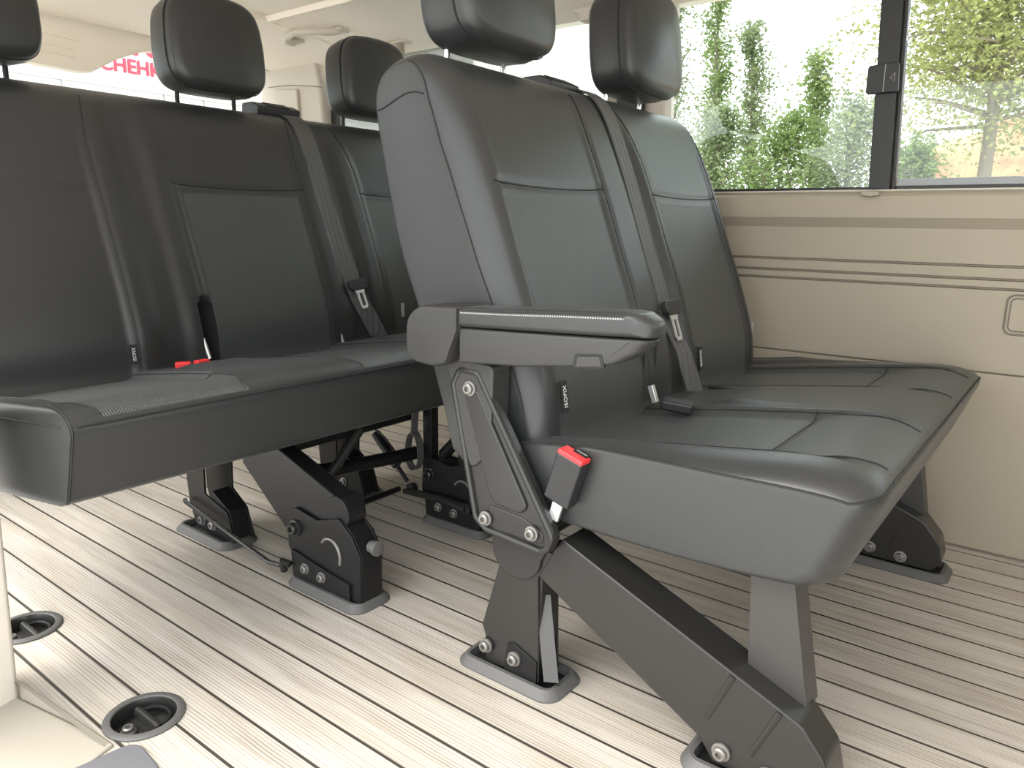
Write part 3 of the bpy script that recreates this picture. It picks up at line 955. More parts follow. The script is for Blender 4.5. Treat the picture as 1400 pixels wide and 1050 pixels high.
# red buckles and steel stalk in the slot
for k, (xx, yy) in enumerate(((-1.535, .822), (-1.530, .862))):
    b = MB(); b.box(xx - .03, xx + .012, yy - .017, yy + .017, .410, .434, rot=Matrix.Rotation((-.5, .15)[k], 3, 'Z'))
    o = b.build('belt_buckle', M['blackplastic'], rb, bevel=.004)
    b = MB(); b.box(xx + .005, xx + .022, yy - .016, yy + .016, .428, .4485, rot=Matrix.Rotation((-.5, .15)[k], 3, 'Z'))
    q = b.build('release_button', M['red'], o, bevel=.003); q['label'] = 'red release button'
b = MB(); b.tube([(-1.605, .932, .43), (-1.618, .926, .478)], .006, 10); b.build('buckle_stalk', M['steel'], rb)
b = MB(); b.tube([(-1.590, 1.318, .425), (-1.598, 1.315, .455)], .004, 8); b.build('buckle_stalk', M['steel'], rb)
# seam down the front of the cushion at the near end
s = MB(); s.tube([cush2.at(.4325, u, .0014)[0] for u in np.linspace(0.5, cush2.u_top_x(-1.20), 40)], .0016, 6)
s.build('seam', M['seam'], oc2)

# ---- understructure
def rear_foot(x0, x1, y, arm=True):
    """black base bracket on the floor: two plates, bolts"""
    b = MB()
    plate = round_poly([(x0 + .004, .155), (x0 + .03, .168), (x0 + .10, .158), (x0 + .165, .178), (x0 + .205, .150), (x0 + .228, .110), (x0 + .225, .014), (x0 + .025, .014), (x0 + .016, .060), (x0, .075)], .008)
    b.prism(plate, y, y + .006, 1); b.prism(plate, y + .052, y + .058, 1)
    b.prism([(x0 + .165, .178), (x0 + .205, .150), (x0 + .228, .110), (x0 + .225, .014), (x0 + .218, .014), (x0 + .220, .108), (x0 + .198, .145), (x0 + .165, .170)], y + .006, y + .052, 1)
    o = b.build('leg', M['metal'], rb, bevel=.0015)
    b = MB(); b.prism(round_poly([(x0 + .016, .075), (x0 + .10, .062), (x0 + .20, .050), (x0 + .20, .014), (x0 + .020, .014)], .004), y - .006, y, 1)
    b.build('shoe_plate', M['metal'], o, bevel=.001)
    hexbolt('bolt', (x0 + .030, y, .124), .013, .016, o, mat='metalgrey')
    hexbolt('bolt', (x0 + .065, y - .006, .045), .0085, .010, o)
    hexbolt('bolt', (x0 + .118, y - .006, .042), .0085, .010, o)
    b = MB(); arc = [(x0 + .140 + .030 * math.cos(a), y - .001, .095 + .034 * math.sin(a)) for a in np.linspace(2.5, -.4, 12)]
    b.tube(arc, .0032, 8); q = b.build('latch_hook', M['bolt'], o); q['label'] = 'worn bright edge of the latch hook'
    b = MB(); b.lathe([(.012, 0), (.012, .012), (.015, .014), (.015, .022), (.008, .024)], (x0 + .226, y + .03, .128), 'x', 16); b.build('knob', M['rubber'], o)
    # hinge barrel and swing arm up to the cushion
    b = MB(); b.lathe([(.036, .006), (.036, .052)], (x0 + .155, y, .185), 'y', 24); b.build('hinge', M['metal'], o, bevel=.002)
    if not arm: return o
    b = MB(); b.prism(round_poly([(x0 + .00, .092), (x0 - .17, .225), (x0 - .10, .305), (x0 + .02, .265), (x0 + .165, .215), (x0 + .150, .160)], .01), y + .008, y + .050, 1)
    b.build('swing_arm', M['metal'], o, bevel=.004)
    return o
R1 = rear_foot(-1.268, None, .885)
bezel(rb, -1.262, -1.030, .862, .968)
R3 = rear_foot(-1.290, None, 1.310, False)
bezel(rb, -1.284, -1.070, 1.286, 1.390)
def back_foot(x0, y):
    b = MB()
    near = round_poly([(x0 + .012, .300), (x0 - .002, .135), (x0 + .004, .070), (x0 + .03, .014), (x0 + .19, .014), (x0 + .165, .085), (x0 + .075, .110), (x0 + .080, .300)], .006)
    far = round_poly([(x0, .300), (x0 - .002, .10), (x0 + .03, .014), (x0 + .19, .014), (x0 + .165, .085), (x0 + .11, .120), (x0 + .12, .300)], .006)
    b.prism(near, y, y + .006, 1); b.prism(far, y + .05, y + .056, 1)
    b.prism([(x0 + .178, .02), (x0 + .158, .083), (x0 + .098, .112), (x0 + .098, .122), (x0 + .166, .088), (x0 + .186, .02)], y + .006, y + .05, 1)
    o = b.build('leg', M['metal'], rb, bevel=.0015)
    hexbolt('bolt', (x0 + .06, y, .042), .0095, .010, o, mat='rubber'); hexbolt('bolt', (x0 + .105, y, .040), .0095, .010, o, mat='bolt')
    return o
back_foot(-1.672, .890); bezel(rb, -1.712, -1.485, .862, .966)
back_foot(-1.672, 1.285); bezel(rb, -1.685, -1.492, 1.258, 1.378)
# linkage rod in front of the near feet
b = MB(); b.tube([(-1.668, .878, .082), (-1.655, .874, .080), (-1.335, .872, .028), (-1.320, .872, .026), (-1.282, .874, .030)], .0052, 8)
b.tube([(-1.275, .876, .020), (-1.268, .870, .045), (-1.252, .876, .040)], .008, 8)
o = b.build('release_rod', M['metalgrey'], rb)
# cross tubes, diagonal stay, release lever, gas strut, pull loop
b = MB(); b.tube([(-1.36, .92, .215), (-1.34, 1.04, .185), (-1.32, 1.24, .172), (-1.30, 1.33, .172)], .017, 12); b.build('cross_tube', M['metal'], rb)
b = MB(); b.box(-1.62, -1.30, .925, 1.30, .262, .298); b.build('seat_pan', M['metal'], rb, bevel=.006)
b = MB(); b.tube([(-1.60, .92, .20), (-1.60, 1.34, .20)], .018, 12); b.build('cross_tube', M['metal'], rb)
b = MB(); b.tube([(-1.26, 1.085, .290), (-1.262, 1.02, .225), (-1.262, .968, .185)], .011, 10); o = b.build('diagonal_stay', M['metalgrey'], rb)
b = MB(); b.tube([(-1.245, .945, .105), (-1.290, 1.10, .098), (-1.325, 1.262, .082)], .0075, 8)
b.build('release_bar', M['metal'], rb)
b = MB(); b.tube([(-1.335, 1.290, .066), (-1.300, 1.298, .066), (-1.20, 1.296, .074), (-1.125, 1.296, .068)], [.007, .009, .010, .012], 10)
b.lathe([(.014, -.006), (.014, .006)], (-1.125, 1.296, .068), 'y', 16)
o = b.build('release_lever', M['metalgrey'], rb)
b = MB(); b.tube([(-1.47, 1.32, .19), (-1.385, 1.315, .118)], .013, 12); b.tube([(-1.385, 1.315, .118), (-1.345, 1.312, .085)], .006, 10)
b.lathe([(.014, -.008), (.014, .008)], (-1.328, 1.312, .070), 'y', 16)
b.build('gas_strut', M['blackplastic'], rb)
b = MB(); b.box(-1.292, -1.262, 1.318, 1.345, .150, .300); b.build('post', M['metal'], rb, bevel=.002)
b = MB(); b.tube([(-1.235, 1.335, .175), (-1.150, 1.340, .262), (-1.13, 1.34, .285)], .016, 10); b.build('diagonal_stay', M['metal'], rb)
# the pull loop: a hanging ribbon
b = MB(); loop = []
for t in np.linspace(0, 1, 26):
    a = -PI / 2 + 2 * PI * t if False else 2 * PI * t
    loop.append(Vector((-1.290 + .022 * math.sin(a), 1.285, .178 + .042 * math.cos(a) * (1.0 if math.cos(a) < 0 else 1.35))))
nn = []
for i in range(len(loop)):
    tv = loop[(i + 1) % len(loop)] - loop[i - 1]; nn.append(Vector((tv.z, 0, -tv.x)))
nn[0] = nn[-1] = Vector((0, 0, 1))
b.strip(loop, nn, [(0, 1, 0)] * len(loop), .022, .0022)
b.strip([(-1.290, 1.285, .230), (-1.286, 1.287, .300)], [(1, 0, 0)] * 2, [(0, 1, 0)] * 2, .022, .004)
b.build('pull_loop', M['rubber'], rb)
# wires under the pan
b = MB(); b.tube([(-1.40, 1.22, .26), (-1.37, 1.26, .21), (-1.345, 1.29, .15), (-1.36, 1.29, .12)], .0028, 6)
b.tube([(-1.44, 1.18, .27), (-1.47, 1.24, .20), (-1.52, 1.27, .15)], .0028, 6); b.build('cable', M['blackplastic'], rb)
under(rb)

# ================================================================= floor, walls, ceiling
ANCH = ((-1.058, .465), (-1.478, .455))
fl = MB(); fl.box(-3.0, 1.7, .36, 2.0, -.04, 0)
fo = fl.build('floor', M['floor'], None, smooth=False)
cut = []
for cx, cy in ANCH:
    k = MB(); k.lathe([(.050, -.028), (.050, .02)], (cx, cy, 0), 'z', 48)
    co = k.build('cutter', M['well'], None); cut.append(co)
    md = fo.modifiers.new('hole', 'BOOLEAN'); md.object = co; md.operation = 'DIFFERENCE'; md.solver = 'EXACT'
dg = bpy.context.evaluated_depsgraph_get(); dg.update()
me = bpy.data.meshes.new_from_object(fo.evaluated_get(dg))
fo.modifiers.clear(); fo.data = me
for co in cut: bpy.data.objects.remove(co)
me.materials.clear(); me.materials.append(M['floor'])
me.polygons.foreach_set('material_index', [0] * len(me.polygons))
tag(fo, 'floor of grey-beige plank vinyl with dark caulk lines', None, None, 'structure')

def anchor(cx, cy, rz, label):
    t = empty('floor_anchor', (cx, cy, 0), label, 'floor anchor', 'empty floor anchors by the door')
    b = MB(); b.lathe([(.0585, .0), (.0585, .002), (.055, .0045), (.047, .0045), (.0455, .002)], (0, 0, 0), 'z', 48)
    b2 = MB()
    n = 48; prof = [(.0585, .0005), (.0585, .0025), (.0555, .0050), (.0475, .0050), (.0460, .003), (.0455, -.024), (.001, -.025)]
    vs = []; fs = []
    for r, h in prof:
        for j in range(n): vs.append((r * math.cos(2 * PI * j / n), r * math.sin(2 * PI * j / n), h))
    for i in range(len(prof) - 1):
        for j in range(n): fs.append((i * n + j, i * n + (j + 1) % n, (i + 1) * n + (j + 1) % n, (i + 1) * n + j))
    b2.add(vs, fs, [0] * (4 * n) + [1] * (2 * n))
    o = b2.build('rim', [M['rubber'], M['metalgrey']], t, angle=40)
    b = MB(); b.tube([(.006, -.034, -.007), (.006, .034, -.007)], .0062, 12); b.box(-.001, .008, -.034, .034, -.022, -.008); b.build('bar', M['metalgrey'], t)
    b = MB(); b.box(-.040, .002, -.030, .030, -.023, -.016); b.build('plate', M['metalgrey'], t, bevel=.002)
    hexbolt('bolt', (-.024, .004, -.016), .0085, .011, t, 'z', 1, 'bolt')
    b = MB(); b.tube([(.012 + .024 * math.cos(a), .030 * math.sin(a), -.008) for a in np.linspace(-PI / 2, PI / 2, 20)], .0032, 8)
    b.build('wire_loop', M['metal'], t)
    t.rotation_euler.z = rz
    return t
anchor(*ANCH[0], PI / 2, 'round black floor anchor nearer the camera, bolt and bar in full view')
anchor(*ANCH[1], PI / 2, 'round black floor anchor cut off by the beige pillar')

def struct(o, label=None):
    o['kind'] = 'structure'
    if label: o['label'] = label
    return o
# left wall: profile in (y, z), extruded along x, with the pressed grooves
def groove_at(z, d=.004, h=.004): return [(2.0, z - h), (2.0 + d, z - h * .4), (2.0 + d, z + h * .4), (2.0, z + h)]
prof = [(2.0, 0)] + groove_at(.430, .010, .0025) + groove_at(.621, .014, .0034) + groove_at(.642, .014, .0034) + groove_at(.671, .014, .0034)
prof += [(2.0, .752), (1.993, .762), (1.983, .776), (1.983, .815), (1.986, .826), (1.996, .8325), (2.010, .834), (2.010, .8385), (2.03, .8385), (2.09, .838), (2.09, 0)]
w = MB(); w.prism(prof, -2.98, 1.7, 0)
wl = struct(w.build('wall_left', M['beige'], None, angle=25), 'beige plastic side panel with three pressed lines')
# small recessed pull in the panel, at the right
pk = MB()
loops = [rrect(-.055, .566, .165, .088, .016), rrect(-.055, .566, .150, .073, .011)]
for lp, rr in ((loops[0], .0022), (loops[1], .0016)):
    pk.tube([(p[0], 1.9995, p[1]) for p in lp], rr, 6, closed=True)
tag(pk.build('panel_recess', M['groove'], None), 'rounded rectangular cover outline pressed into the beige side panel', 'panel cover')
# seam strip between wall and floor
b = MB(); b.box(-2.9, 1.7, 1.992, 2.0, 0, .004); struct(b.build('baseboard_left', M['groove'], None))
# window ledge strip (light) and black gasket
b = MB(); b.box(-1.02, 1.6, 2.004, 2.03, .8385, .8425); struct(b.build('trim_1', M['beige_light'], None))
# ---- window 1: sliding side window
w1 = empty('window_1', (-.4, 2.02, .84)); struct(w1, 'large side window with a black sliding divider')
b = MB(); b.box(-1.02, 1.6, 2.022, 2.034, .8425, .8495); b.build('gasket', M['window_black'], w1)
b = MB()
b.box(-.393, 1.6, 2.006, 2.036, .8425, .8500, 1)
b.prism([(2.008, .850), (2.012, .866), (2.034, .868), (2.034, .850)], -.392, 1.6, 0)
b.build('lower_ledge', [M['frit'], M['window_black']], w1, bevel=.001)
b = MB(); sh = -.017
def slant(x0, x1, y0, y1, z0=.843, z1=1.345):
    vs = []
    for z, dx in ((z0, 0), (z1, sh * (z1 - z0) / .42)):
        vs += [(x0 + dx, y0, z), (x1 + dx, y0, z), (x1 + dx, y1, z), (x0 + dx, y1, z)]
    return vs, [(3, 2, 1, 0), (4, 5, 6, 7), (0, 1, 5, 4), (1, 2, 6, 5), (2, 3, 7, 6), (3, 0, 4, 7)]
b.add(*slant(-.4530, -.4065, 2.000, 2.036)); b.add(*slant(-.4040, -.3965, 2.008, 2.036))
dv = b.build('divider', M['window_black'], w1, bevel=.002)
b = MB(); b.prism(round_poly([(-.480, 1.060), (-.410, 1.060), (-.414, 1.127), (-.480, 1.123)], .008), 1.985, 2.003, 1)
lt = b.build('latch', M['window_black'], dv, bevel=.003)
b = MB(); b.box(-.4425, -.4410, 1.9845, 1.986, 1.062, 1.124)
b.tube([(-.420, 1.9845, 1.102), (-.420, 1.9845, 1.083), (-.429, 1.9845, 1.092), (-.420, 1.9845, 1.102)], .0006, 4)
b.build('latch_mark', M['thread'], lt)
b = MB(); b.box(-1.02, -.41, 2.026, 2.030, .845, 1.35); b.build('pane', M['glass'], w1)
b = MB(); b.box(-.41, 1.6, 2.018, 2.022, .862, 1.35); b.build('pane', M['glass'], w1)
# printed data mark in the corner of the sliding pane
b = MB()
for k in range(3): b.box(-.385, -.360, 2.0168, 2.0175, .874 + k * .006, .876 + k * .006)
b.build('printed_mark', M['frit'], w1)
under(w1)
b = MB(); b.prism(round_poly([(-.462, .8365), (-.425, .8365), (-.420, .828), (-.440, .8245), (-.460, .828)], .002), 1.968, 1.996, 1)
tag(b.build('retaining_clip', M['beige'], None, bevel=.002), 'small beige clip on the window ledge under the black divider', 'clip')

# ---- pillars and rear quarter window
def pillar(name, poly, y0, y1, label, bev=.012):
    b = MB(); b.prism(poly, y0, y1, 1); return struct(b.build(name, M['beige_light'], None, bevel=bev, seg=3), label)
pillar('trim_2', [(-1.195, .835), (-.995, .835), (-1.005, 1.20), (-1.00, 1.37), (-1.27, 1.37), (-1.20, 1.25)], 1.985, 2.06, 'beige pillar trim behind the far headrest')
pillar('trim_3', [(-2.99, .835), (-2.43, .835), (-2.47, 1.24), (-2.50, 1.37), (-2.99, 1.37)], 1.975, 2.06, 'broad beige rear corner pillar')
b = MB(); b.tube([(-2.80, 1.974, 1.285), (-2.66, 1.974, 1.282), (-2.50, 1.974, 1.262), (-2.46, 1.974, 1.255)], .0014, 6)
struct(b.build('trim_4', M['groove'], None))
b = MB(); b.prism([(-2.745, .84), (-2.57, .84), (-2.60, 1.262), (-2.742, 1.270)], 1.962, 1.976, 1); struct(b.build('trim_5', M['beige_light'], None, bevel=.006, seg=3))
w2 = empty('window_2', (-1.8, 2.02, .84)); struct(w2, 'rear side window')
b = MB(); b.box(-2.46, -1.19, 2.026, 2.030, .84, 1.36); b.build('pane', M['glass'], w2)
b = MB(); b.box(-2.46, -1.19, 2.02, 2.036, .838, .846); b.box(-2.46, -2.43, 2.018, 2.036, .838, 1.36); b.build('gasket', M['window_black'], w2)
under(w2)
# belt hardware on the pillar behind the far headrest
t = empty('pillar_belt', (-1.1, 1.96, .9), 'black seat belt hanging on the beige pillar behind the far headrest', 'seat belt')
b = MB(); b.box(-1.135, -1.055, 1.955, 1.980, .93, 1.125); b.build('belt_guide', M['blackplastic'], t, bevel=.006)
b = MB(); b.box(-1.17, -1.138, 1.962, 1.984, .93, 1.13); b.build('cover', M['beige'], t, bevel=.004)
under(t)
# upper belt deflector at the pillar head
t = empty('belt_deflector', (-1.27, 1.97, 1.34), 'beige belt deflector at the top of the pillar between two headrests', 'belt guide')
b = MB(); b.prism(round_poly([(-1.305, 1.375), (-1.300, 1.352), (-1.268, 1.340), (-1.262, 1.318), (-1.235, 1.320), (-1.232, 1.345), (-1.215, 1.36), (-1.21, 1.378)], .006), 1.945, 1.985, 1)
b.build('bracket', M['beige_light'], t, bevel=.005); under(t)
# roof anchor of the rear belt
t = empty('roof_belt_anchor', (-2.0, 1.93, 1.35), 'small beige belt anchor under the roof edge, above the two-seat bench corner', 'belt anchor')
b = MB(); b.prism(rrect(-2.01, 1.945, .13, .045, .016), 1.349, 1.357, 2); b.build('base_plate', M['beige_light'], t, bevel=.003)
b = MB(); b.tube([(-2.0, 1.945, 1.352), (-1.995, 1.945, 1.31)], .019, 14); b.build('stub', M['beige'], t); under(t)

# ---- ceiling
c = MB()
c.box(-2.262, 1.7, .745, 1.595, 1.402, 1.44)
cm = struct(c.build('ceiling', M['headliner'], None, smooth=False), 'beige fabric headliner')
c = MB()
yy = [(1.592, 1.404), (1.600, 1.386), (1.66, 1.388), (1.74, 1.381), (1.88, 1.366), (1.97, 1.350), (2.0, 1.345), (2.07, 1.345), (2.07, 1.44), (1.592, 1.44)]
c.prism(yy, -2.262, 1.7, 0)
ys2 = [(2.34 - y, z) for y, z in yy]
c.prism(ys2, -2.262, 1.7, 0)
ring = [(.272, 1.345), (.34, 1.345), (.46, 1.366), (.60, 1.381), (.74, 1.386), (1.17, 1.388), (1.60, 1.386), (1.74, 1.381), (1.88, 1.366), (1.97, 1.350), (2.0, 1.345), (2.07, 1.345), (2.07, 1.44), (.272, 1.44)]
c.prism(ring, -2.78, -2.255, 0)
struct(c.build('trim_6', M['headliner'], None, angle=40), 'beige roof edge lining around the recessed panel')
c = MB(); c.box(-2.795, -2.78, .30, 2.05, 1.3915, 1.42); struct(c.build('trim_7', M['groove'], None))
# grab handle
t = empty('grab_handle', (-2.25, 1.78, 1.375), 'beige curved grab handle on the roof lining', 'grab handle')
b = MB(); gp = [(-2.345, 1.775, 1.374), (-2.335, 1.755, 1.362), (-2.315, 1.715, 1.358), (-2.27, 1.680, 1.358), (-2.20, 1.668, 1.360), (-2.14, 1.690, 1.360), (-2.105, 1.735, 1.362), (-2.095, 1.765, 1.372)]
b.tube(gp, [.015, .0145, .013, .0115, .011, .0115, .013, .014], 14); b.build('grip', M['beige_light'], t)
b = MB(); b.prism(rrect(-2.345, 1.778, .045, .05, .012), 1.366, 1.378, 2); b.build('mount', M['beige_light'], t, bevel=.003)
b = MB(); b.prism(rrect(-2.095, 1.770, .045, .05, .012), 1.366, 1.378, 2); b.build('mount', M['beige_light'], t, bevel=.003)
under(t)

# ---- tailgate: trim panel with a drop in the middle, glass below
d1 = empty('door_1', (-2.85, 1.17, .9)); struct(d1, 'tailgate with a beige upper trim and rear window')
low = [(2.0, 1.345), (1.72, 1.352), (1.55, 1.350), (1.46, 1.335), (1.36, 1.290), (1.275, 1.236), (1.24, 1.232), (1.10, 1.236), (1.065, 1.236)]
low += [(2.34 - y, z) for y, z in ((1.36, 1.290), (1.46, 1.335), (1.55, 1.350), (1.72, 1.352), (2.0, 1.345))]
b = MB(); b.prism([(2.04, 1.41), ] + [(low[0][0] + .04, low[0][1])] + low[1:-1] + [(.30, 1.345), (.30, 1.41)], -2.86, -2.80, 0)
b.build('upper_trim', M['headliner'], d1, bevel=.008, seg=3)
b = MB()
for z, y0, y1 in ((1.335, 1.10, 1.24), (1.305, 1.09, 1.22), (1.280, 1.10, 1.22)):
    b.tube([(-2.797, y0, z), (-2.797, (y0 + y1) / 2, z - .002), (-2.797, y1, z - .006)], .004, 6)
b.build('grip_recess', M['headliner'], d1)
b = MB(); b.box(-2.90, -2.84, .30, 2.05, .0, .88); b.build('lower_trim', M['beige'], d1)
b = MB(); b.box(-2.852, -2.848, .34, 2.0, .86, 1.40); b.build('pane', M['glass_clear'], d1)
under(d1)

# ---- cab end and front door side (out of the picture, they shade the seats)
b = MB(); b.box(1.66, 1.70, .27, 2.05, 0, .92); struct(b.build('wall_front', M['plastic'], None, smooth=False))
b = MB(); b.box(.60, 1.70, .27, .36, -.05, .86); b.box(.60, .74, .27, .36, .86, 1.40); struct(b.build('trim_11', M['beige_light'], None, smooth=False))
# ---- right side: wall behind the door opening, door pillar, sill
b = MB(); b.prism([(.36, 0), (.36, .84), (.27, .84), (.27, 0)], -2.9, -2.45, 0); struct(b.build('wall_right', M['beige'], None))
b = MB(); b.prism([(-1.252, -.06), (-1.214, .327), (-1.20, .86), (-1.22, 1.36), (-1.34, 1.36), (-1.34, .86), (-1.35, -.06)], .20, .362, 1)
struct(b.build('trim_8', M['beige_light'], None, bevel=.008, seg=3), 'beige door pillar at the left edge')
b = MB(); b.prism([(-2.86, .84), (-2.5, .84), (-2.55, 1.36), (-2.86, 1.36)], .27, .36, 1); struct(b.build('trim_9', M['beige_light'], None))
# sill trim: sloped beige moulding along the floor edge, ending in a point
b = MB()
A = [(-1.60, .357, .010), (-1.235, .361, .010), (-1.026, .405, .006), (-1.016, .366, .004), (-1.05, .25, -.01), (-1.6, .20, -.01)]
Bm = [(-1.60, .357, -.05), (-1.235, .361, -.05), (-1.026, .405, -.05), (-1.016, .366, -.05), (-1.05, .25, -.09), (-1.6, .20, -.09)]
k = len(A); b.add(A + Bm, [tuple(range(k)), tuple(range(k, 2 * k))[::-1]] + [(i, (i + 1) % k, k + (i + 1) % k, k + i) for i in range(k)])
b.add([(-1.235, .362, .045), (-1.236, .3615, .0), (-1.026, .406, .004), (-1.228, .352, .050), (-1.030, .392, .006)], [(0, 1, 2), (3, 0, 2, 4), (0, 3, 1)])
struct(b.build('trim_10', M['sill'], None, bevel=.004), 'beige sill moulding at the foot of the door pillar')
b = MB(); b.prism(round_poly([(-1.012, .432), (-.94, .424), (-.60, .36), (-.60, .15), (-1.06, .15), (-1.020, .36)], [.03, .02, .01, .01, .01, .04]), -.05, .004, 2)
tag(b.build('step_mat', M['mat_grey'], None, bevel=.004), 'dark grey rubber step pad at the bottom left corner of the floor', 'step mat')

# ================================================================= outside
g = MB(); g.box(-40, 40, -30, 40, -.75, -.70); struct(g.build('ground', M['asphalt'], None, smooth=False), 'ground outside the van')

# ---- building seen through the rear window
t = empty('building', (-9, 4, -.7), 'white building with red sign lettering, seen through the rear window', 'building')
b = MB(); b.box(-8.9, -8.0, -6, 14, -.70, 6); b.build('facade', M['facade'], t)
b = MB(); b.box(-8.0, -7.96, -6, 6.0, 2.022, 2.05); b.box(-8.0, -7.97, 2.0, 4.85, 1.86, 1.875)
for y in (2.2, 3.35, 4.35, 4.80): b.box(-8.0, -7.965, y - .012, y + .012, 1.86, 2.03)
b.build('rail', M['facade_line'], t)
b = MB(); b.box(-8.0, -7.985, -6, 4.75, .9, 1.96); b.build('glazing', M['facade_glass'], t)
s1 = cut_text('CHEHK', .19, 'sign_lettering', M['signred'], (-7.985, 4.02, 2.242), (0, 1, .012), (0, 0, 1), .008, t, bold=.003)
s1['label'] = 'red raised sign letters'
s2 = cut_text('/U', .34, 'sign_emblem', M['signred'], (-7.985, 4.23, 2.485), (0, 1, .012), (0, 0, 1), .008, t, bold=.014)
s2['label'] = 'large red sign characters above the small lettering'
under(t)

# ---- orange bank added behind the trees, standing in for a reflection in the pane
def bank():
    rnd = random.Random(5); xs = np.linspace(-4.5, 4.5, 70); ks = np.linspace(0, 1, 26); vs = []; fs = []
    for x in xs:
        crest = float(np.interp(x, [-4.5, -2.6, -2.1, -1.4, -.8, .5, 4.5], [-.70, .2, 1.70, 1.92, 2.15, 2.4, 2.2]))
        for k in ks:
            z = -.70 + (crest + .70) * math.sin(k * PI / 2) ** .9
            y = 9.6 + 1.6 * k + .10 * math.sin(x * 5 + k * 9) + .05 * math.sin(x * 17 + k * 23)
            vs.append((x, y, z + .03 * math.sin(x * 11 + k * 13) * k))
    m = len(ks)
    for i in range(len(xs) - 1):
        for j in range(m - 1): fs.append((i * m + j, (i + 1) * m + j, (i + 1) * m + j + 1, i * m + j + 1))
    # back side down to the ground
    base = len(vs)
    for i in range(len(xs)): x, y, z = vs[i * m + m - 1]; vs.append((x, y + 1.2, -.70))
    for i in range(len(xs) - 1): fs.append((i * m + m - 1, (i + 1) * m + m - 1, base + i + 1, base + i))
    b = MB(); b.add(vs, fs); return b.build('reflection_bank', M['refl_orange'], None, angle=60)
tag(bank(), 'orange bank added behind the trees for the reflection low in the sliding window pane', 'reflection stand-in')

# ---- trees beyond the side windows
def leaves(b, pts, size, rnd):
    for p in pts:
        s_ = size * rnd.uniform(.6, 1.25)
        a, e = rnd.uniform(0, 2 * PI), rnd.uniform(-.9, .9)
        u = Vector((math.cos(a) * math.cos(e), math.sin(a) * math.cos(e), math.sin(e)))
        w_ = u.cross(Vector((rnd.uniform(-1, 1), rnd.uniform(-1, 1), rnd.uniform(-1, 1))))
        if w_.length < 1e-3: continue
        w_.normalize(); p = Vector(p); k = len(b.v)
        q = u.cross(w_) * (.12 * s_)
        b.v += [tuple(p - u * s_ * .5), tuple(p + w_ * s_ * .27 + q), tuple(p + u * s_ * .5), tuple(p - w_ * s_ * .27 + q)]
        b.f.append((k, k + 1, k + 2, k + 3)); b.m.append(0)

def tree(name, x, y, h, kind, label, group, seed, n_br, per, leaf, mat, spread, z0=.35):
    """trunk, rising branches and a crown of single leaves"""
    rnd = random.Random(seed)
    t = empty(name, (x, y, -.70), label, 'tree' if 'tree' in name else 'shrub', group)
    tr = MB(); lv = MB(); base = -.70
    H = h - base
    lean = rnd.uniform(-.15, .15)
    def trunk(s): return Vector((x + lean * s * s + .05 * math.sin(4 * s + seed), y + .05 * math.cos(3 * s), base + H * s))
    r0 = .018 + .010 * H
    tr.tube([trunk(s) for s in np.linspace(0, 1, 12)], [r0 * (1 - .9 * s) for s in np.linspace(0, 1, 12)], 7)
    for i in range(n_br):
        s = z0 + (1 - z0) * (i + rnd.random()) / n_br * .98
        a = rnd.uniform(0, 2 * PI)
        if kind == 'poplar': L = spread * (1.05 - .75 * s) * rnd.uniform(.6, 1.2); rise = rnd.uniform(1.3, 2.4)
        elif kind == 'bush': L = spread * rnd.uniform(.5, 1.1) * math.sin(PI * min(1, .15 + s * .8)); rise = rnd.uniform(.1, .9)
        else: L = spread * rnd.uniform(.55, 1.15) * (1.15 - .6 * s); rise = rnd.uniform(-.05, .8)
        p0 = trunk(s); d = Vector((math.cos(a), math.sin(a), rise)).normalized()
        tip = p0 + d * L + Vector((0, 0, -.15 * L if kind == 'broad' else 0))
        mid = p0.lerp(tip, .5) + Vector((rnd.uniform(-1, 1), rnd.uniform(-1, 1), rnd.uniform(.2, 1))) * (.08 * L)
        br = [p0, p0.lerp(mid, .5), mid, mid.lerp(tip, .55), tip]
        tr.tube(br, [r0 * .35 * (1 - s * .6), r0 * .28 * (1 - s * .6), r0 * .2 * (1 - s * .5), .004, .0025], 5)
        pts = []
        for k in range(per):
            q = rnd.random() ** .7
            c_ = (p0 * (1 - q) ** 2 + mid * 2 * q * (1 - q) + tip * q * q) if True else p0
            sp = (.05 + .16 * L) * (1 if kind != 'poplar' else .55)
            pts.append(c_ + Vector((rnd.gauss(0, sp), rnd.gauss(0, sp), rnd.gauss(0, sp))))
        leaves(lv, pts, leaf, rnd)
    tr.build('trunk', M['bark'], t, angle=60)
    lv.build('foliage', M[mat], t, smooth=False)
    under(t)
    return t
# (x at y, from the sight lines through the side window)
row = [(-3.98, 8.0, 3.9, 'tallest slim poplar, just right of the far headrest', 11, 'leaf_b', .85),
       (-3.45, 8.0, 3.35, 'slim poplar second from the far headrest', 12, 'leaf_a', .75),
       (-2.95, 8.0, 2.75, 'shorter pointed poplar at the left of the open sky', 13, 'leaf_b', .65),
       (-2.22, 8.0, 2.36, 'low slim poplar at the right of the open sky, left of the black divider', 14, 'leaf_a', .65),
       (-4.60, 8.4, 3.6, 'slim poplar partly behind the far headrest', 15, 'leaf_b', .8)]
for x, y, h, lab, sd, mt_, sprd in row:
    tree('poplar_tree', x, y, h, 'poplar', lab, 'young poplars beyond the side window', sd, 60, 110, .048, mt_, sprd, .12)
bush = [(-3.75, 7.0, 1.85, 'round pale shrub below the tallest poplar, beside the two-seat backrest', 21), (-3.05, 7.0, 1.80, 'pale shrub below the second poplar', 22),
        (-2.45, 7.0, 1.72, 'pale shrub under the open patch of sky', 23), (-1.85, 7.0, 1.78, 'pale shrub touching the black divider on its left', 24)]
for x, y, h, lab, sd in bush:
    tree('leafy_shrub', x, y, h, 'bush', lab, 'shrubs under the poplars', sd, 90, 100, .046, 'leaf_a' if sd % 2 else 'leaf_b', .60, .15)
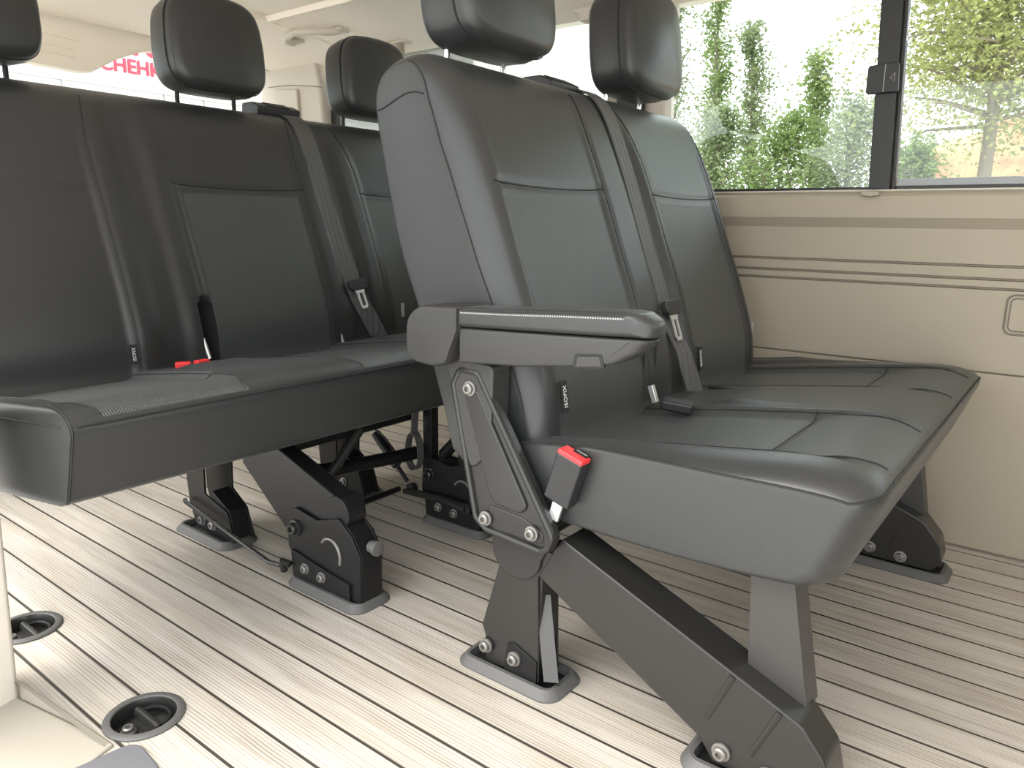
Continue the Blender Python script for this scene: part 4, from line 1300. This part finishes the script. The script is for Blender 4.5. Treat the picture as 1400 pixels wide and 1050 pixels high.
tree('broad_tree', -.85, 7.6, 5.2, 'broad', 'big yellow-green tree filling the sliding pane right of the divider', None, 31, 190, 210, .050, 'leaf_c', 1.35, .39)
tree('broad_tree', .10, 8.2, 5.0, 'broad', 'pale green tree at the right edge, beside the yellow-green tree', None, 32, 170, 210, .050, 'leaf_b', 1.3, .40)
tree('leafy_shrub', -1.16, 6.6, 1.36, 'bush', 'low green shrub added for the clear gap in the orange reflection, just right of the black divider', None, 33, 110, 110, .045, 'leaf_a', .40, .15)  # added shrub, standing in for the patch where the reflection breaks off

# ================================================================= light and camera
wd_ = bpy.data.worlds.new('overcast'); SC.world = wd_; wd_.use_nodes = True
nt = wd_.node_tree; bg = nt.nodes['Background']
tc = nt.nodes.new('ShaderNodeTexCoord'); sp = nt.nodes.new('ShaderNodeSeparateXYZ'); nt.links.new(tc.outputs['Generated'], sp.inputs[0])
cr = nt.nodes.new('ShaderNodeValToRGB')
cr.color_ramp.elements[0].position = .0; cr.color_ramp.elements[0].color = (.96, .985, 1.0, 1)
cr.color_ramp.elements[1].position = 1.0; cr.color_ramp.elements[1].color = (.90, .95, 1.0, 1)
nt.links.new(sp.outputs['Z'], cr.inputs[0]); nt.links.new(cr.outputs[0], bg.inputs['Color'])
# sky boosted towards the far side of the van (+Y), added to brighten the cushion tops
nt.links.new(math_node(nt, 'MULTIPLY_ADD', math_node(nt, 'SMOOTH_MIN', math_node(nt, 'MAXIMUM', sp.outputs['Y'], 0.0), .6, .2), 2.4, 2.2), bg.inputs['Strength'])
sun = bpy.data.lights.new('sun', 'SUN'); sun.energy = 4.6; sun.angle = math.radians(55); sun.color = (1, .95, .88)
so = bpy.data.objects.new('sun', sun); COL.objects.link(so)
dv_ = Vector((.42, .52, -1.0)).normalized()     # light travels in through the open door
so.rotation_euler = dv_.to_track_quat('-Z', 'Y').to_euler()

cam = bpy.data.cameras.new('camera'); co = bpy.data.objects.new('camera', cam); COL.objects.link(co)
R = Matrix(((0.79249335, -0.13926475, 0.59376731), (0.60971918, 0.15852139, -0.77660382), (0.01402872, 0.97748468, 0.21053953)))
mw = R.to_4x4(); mw.translation = Vector((0, 0, .75)); co.matrix_world = mw
cam.sensor_width = 36; cam.sensor_fit = 'HORIZONTAL'; cam.lens = 36 * 1019 / 1400; cam.clip_start = .02; cam.clip_end = 200
SC.camera = co
SC.view_settings.view_transform = 'Standard'; SC.view_settings.look = 'None'
SC.view_settings.gamma = 1; SC.view_settings.use_curve_mapping = False
SC.view_settings.exposure = .66
SC.cycles.max_bounces = 10; SC.cycles.diffuse_bounces = 5; SC.cycles.glossy_bounces = 4; SC.cycles.transparent_max_bounces = 16
SC.cycles.use_denoising = True
SC.cycles.sample_clamp_indirect = 6
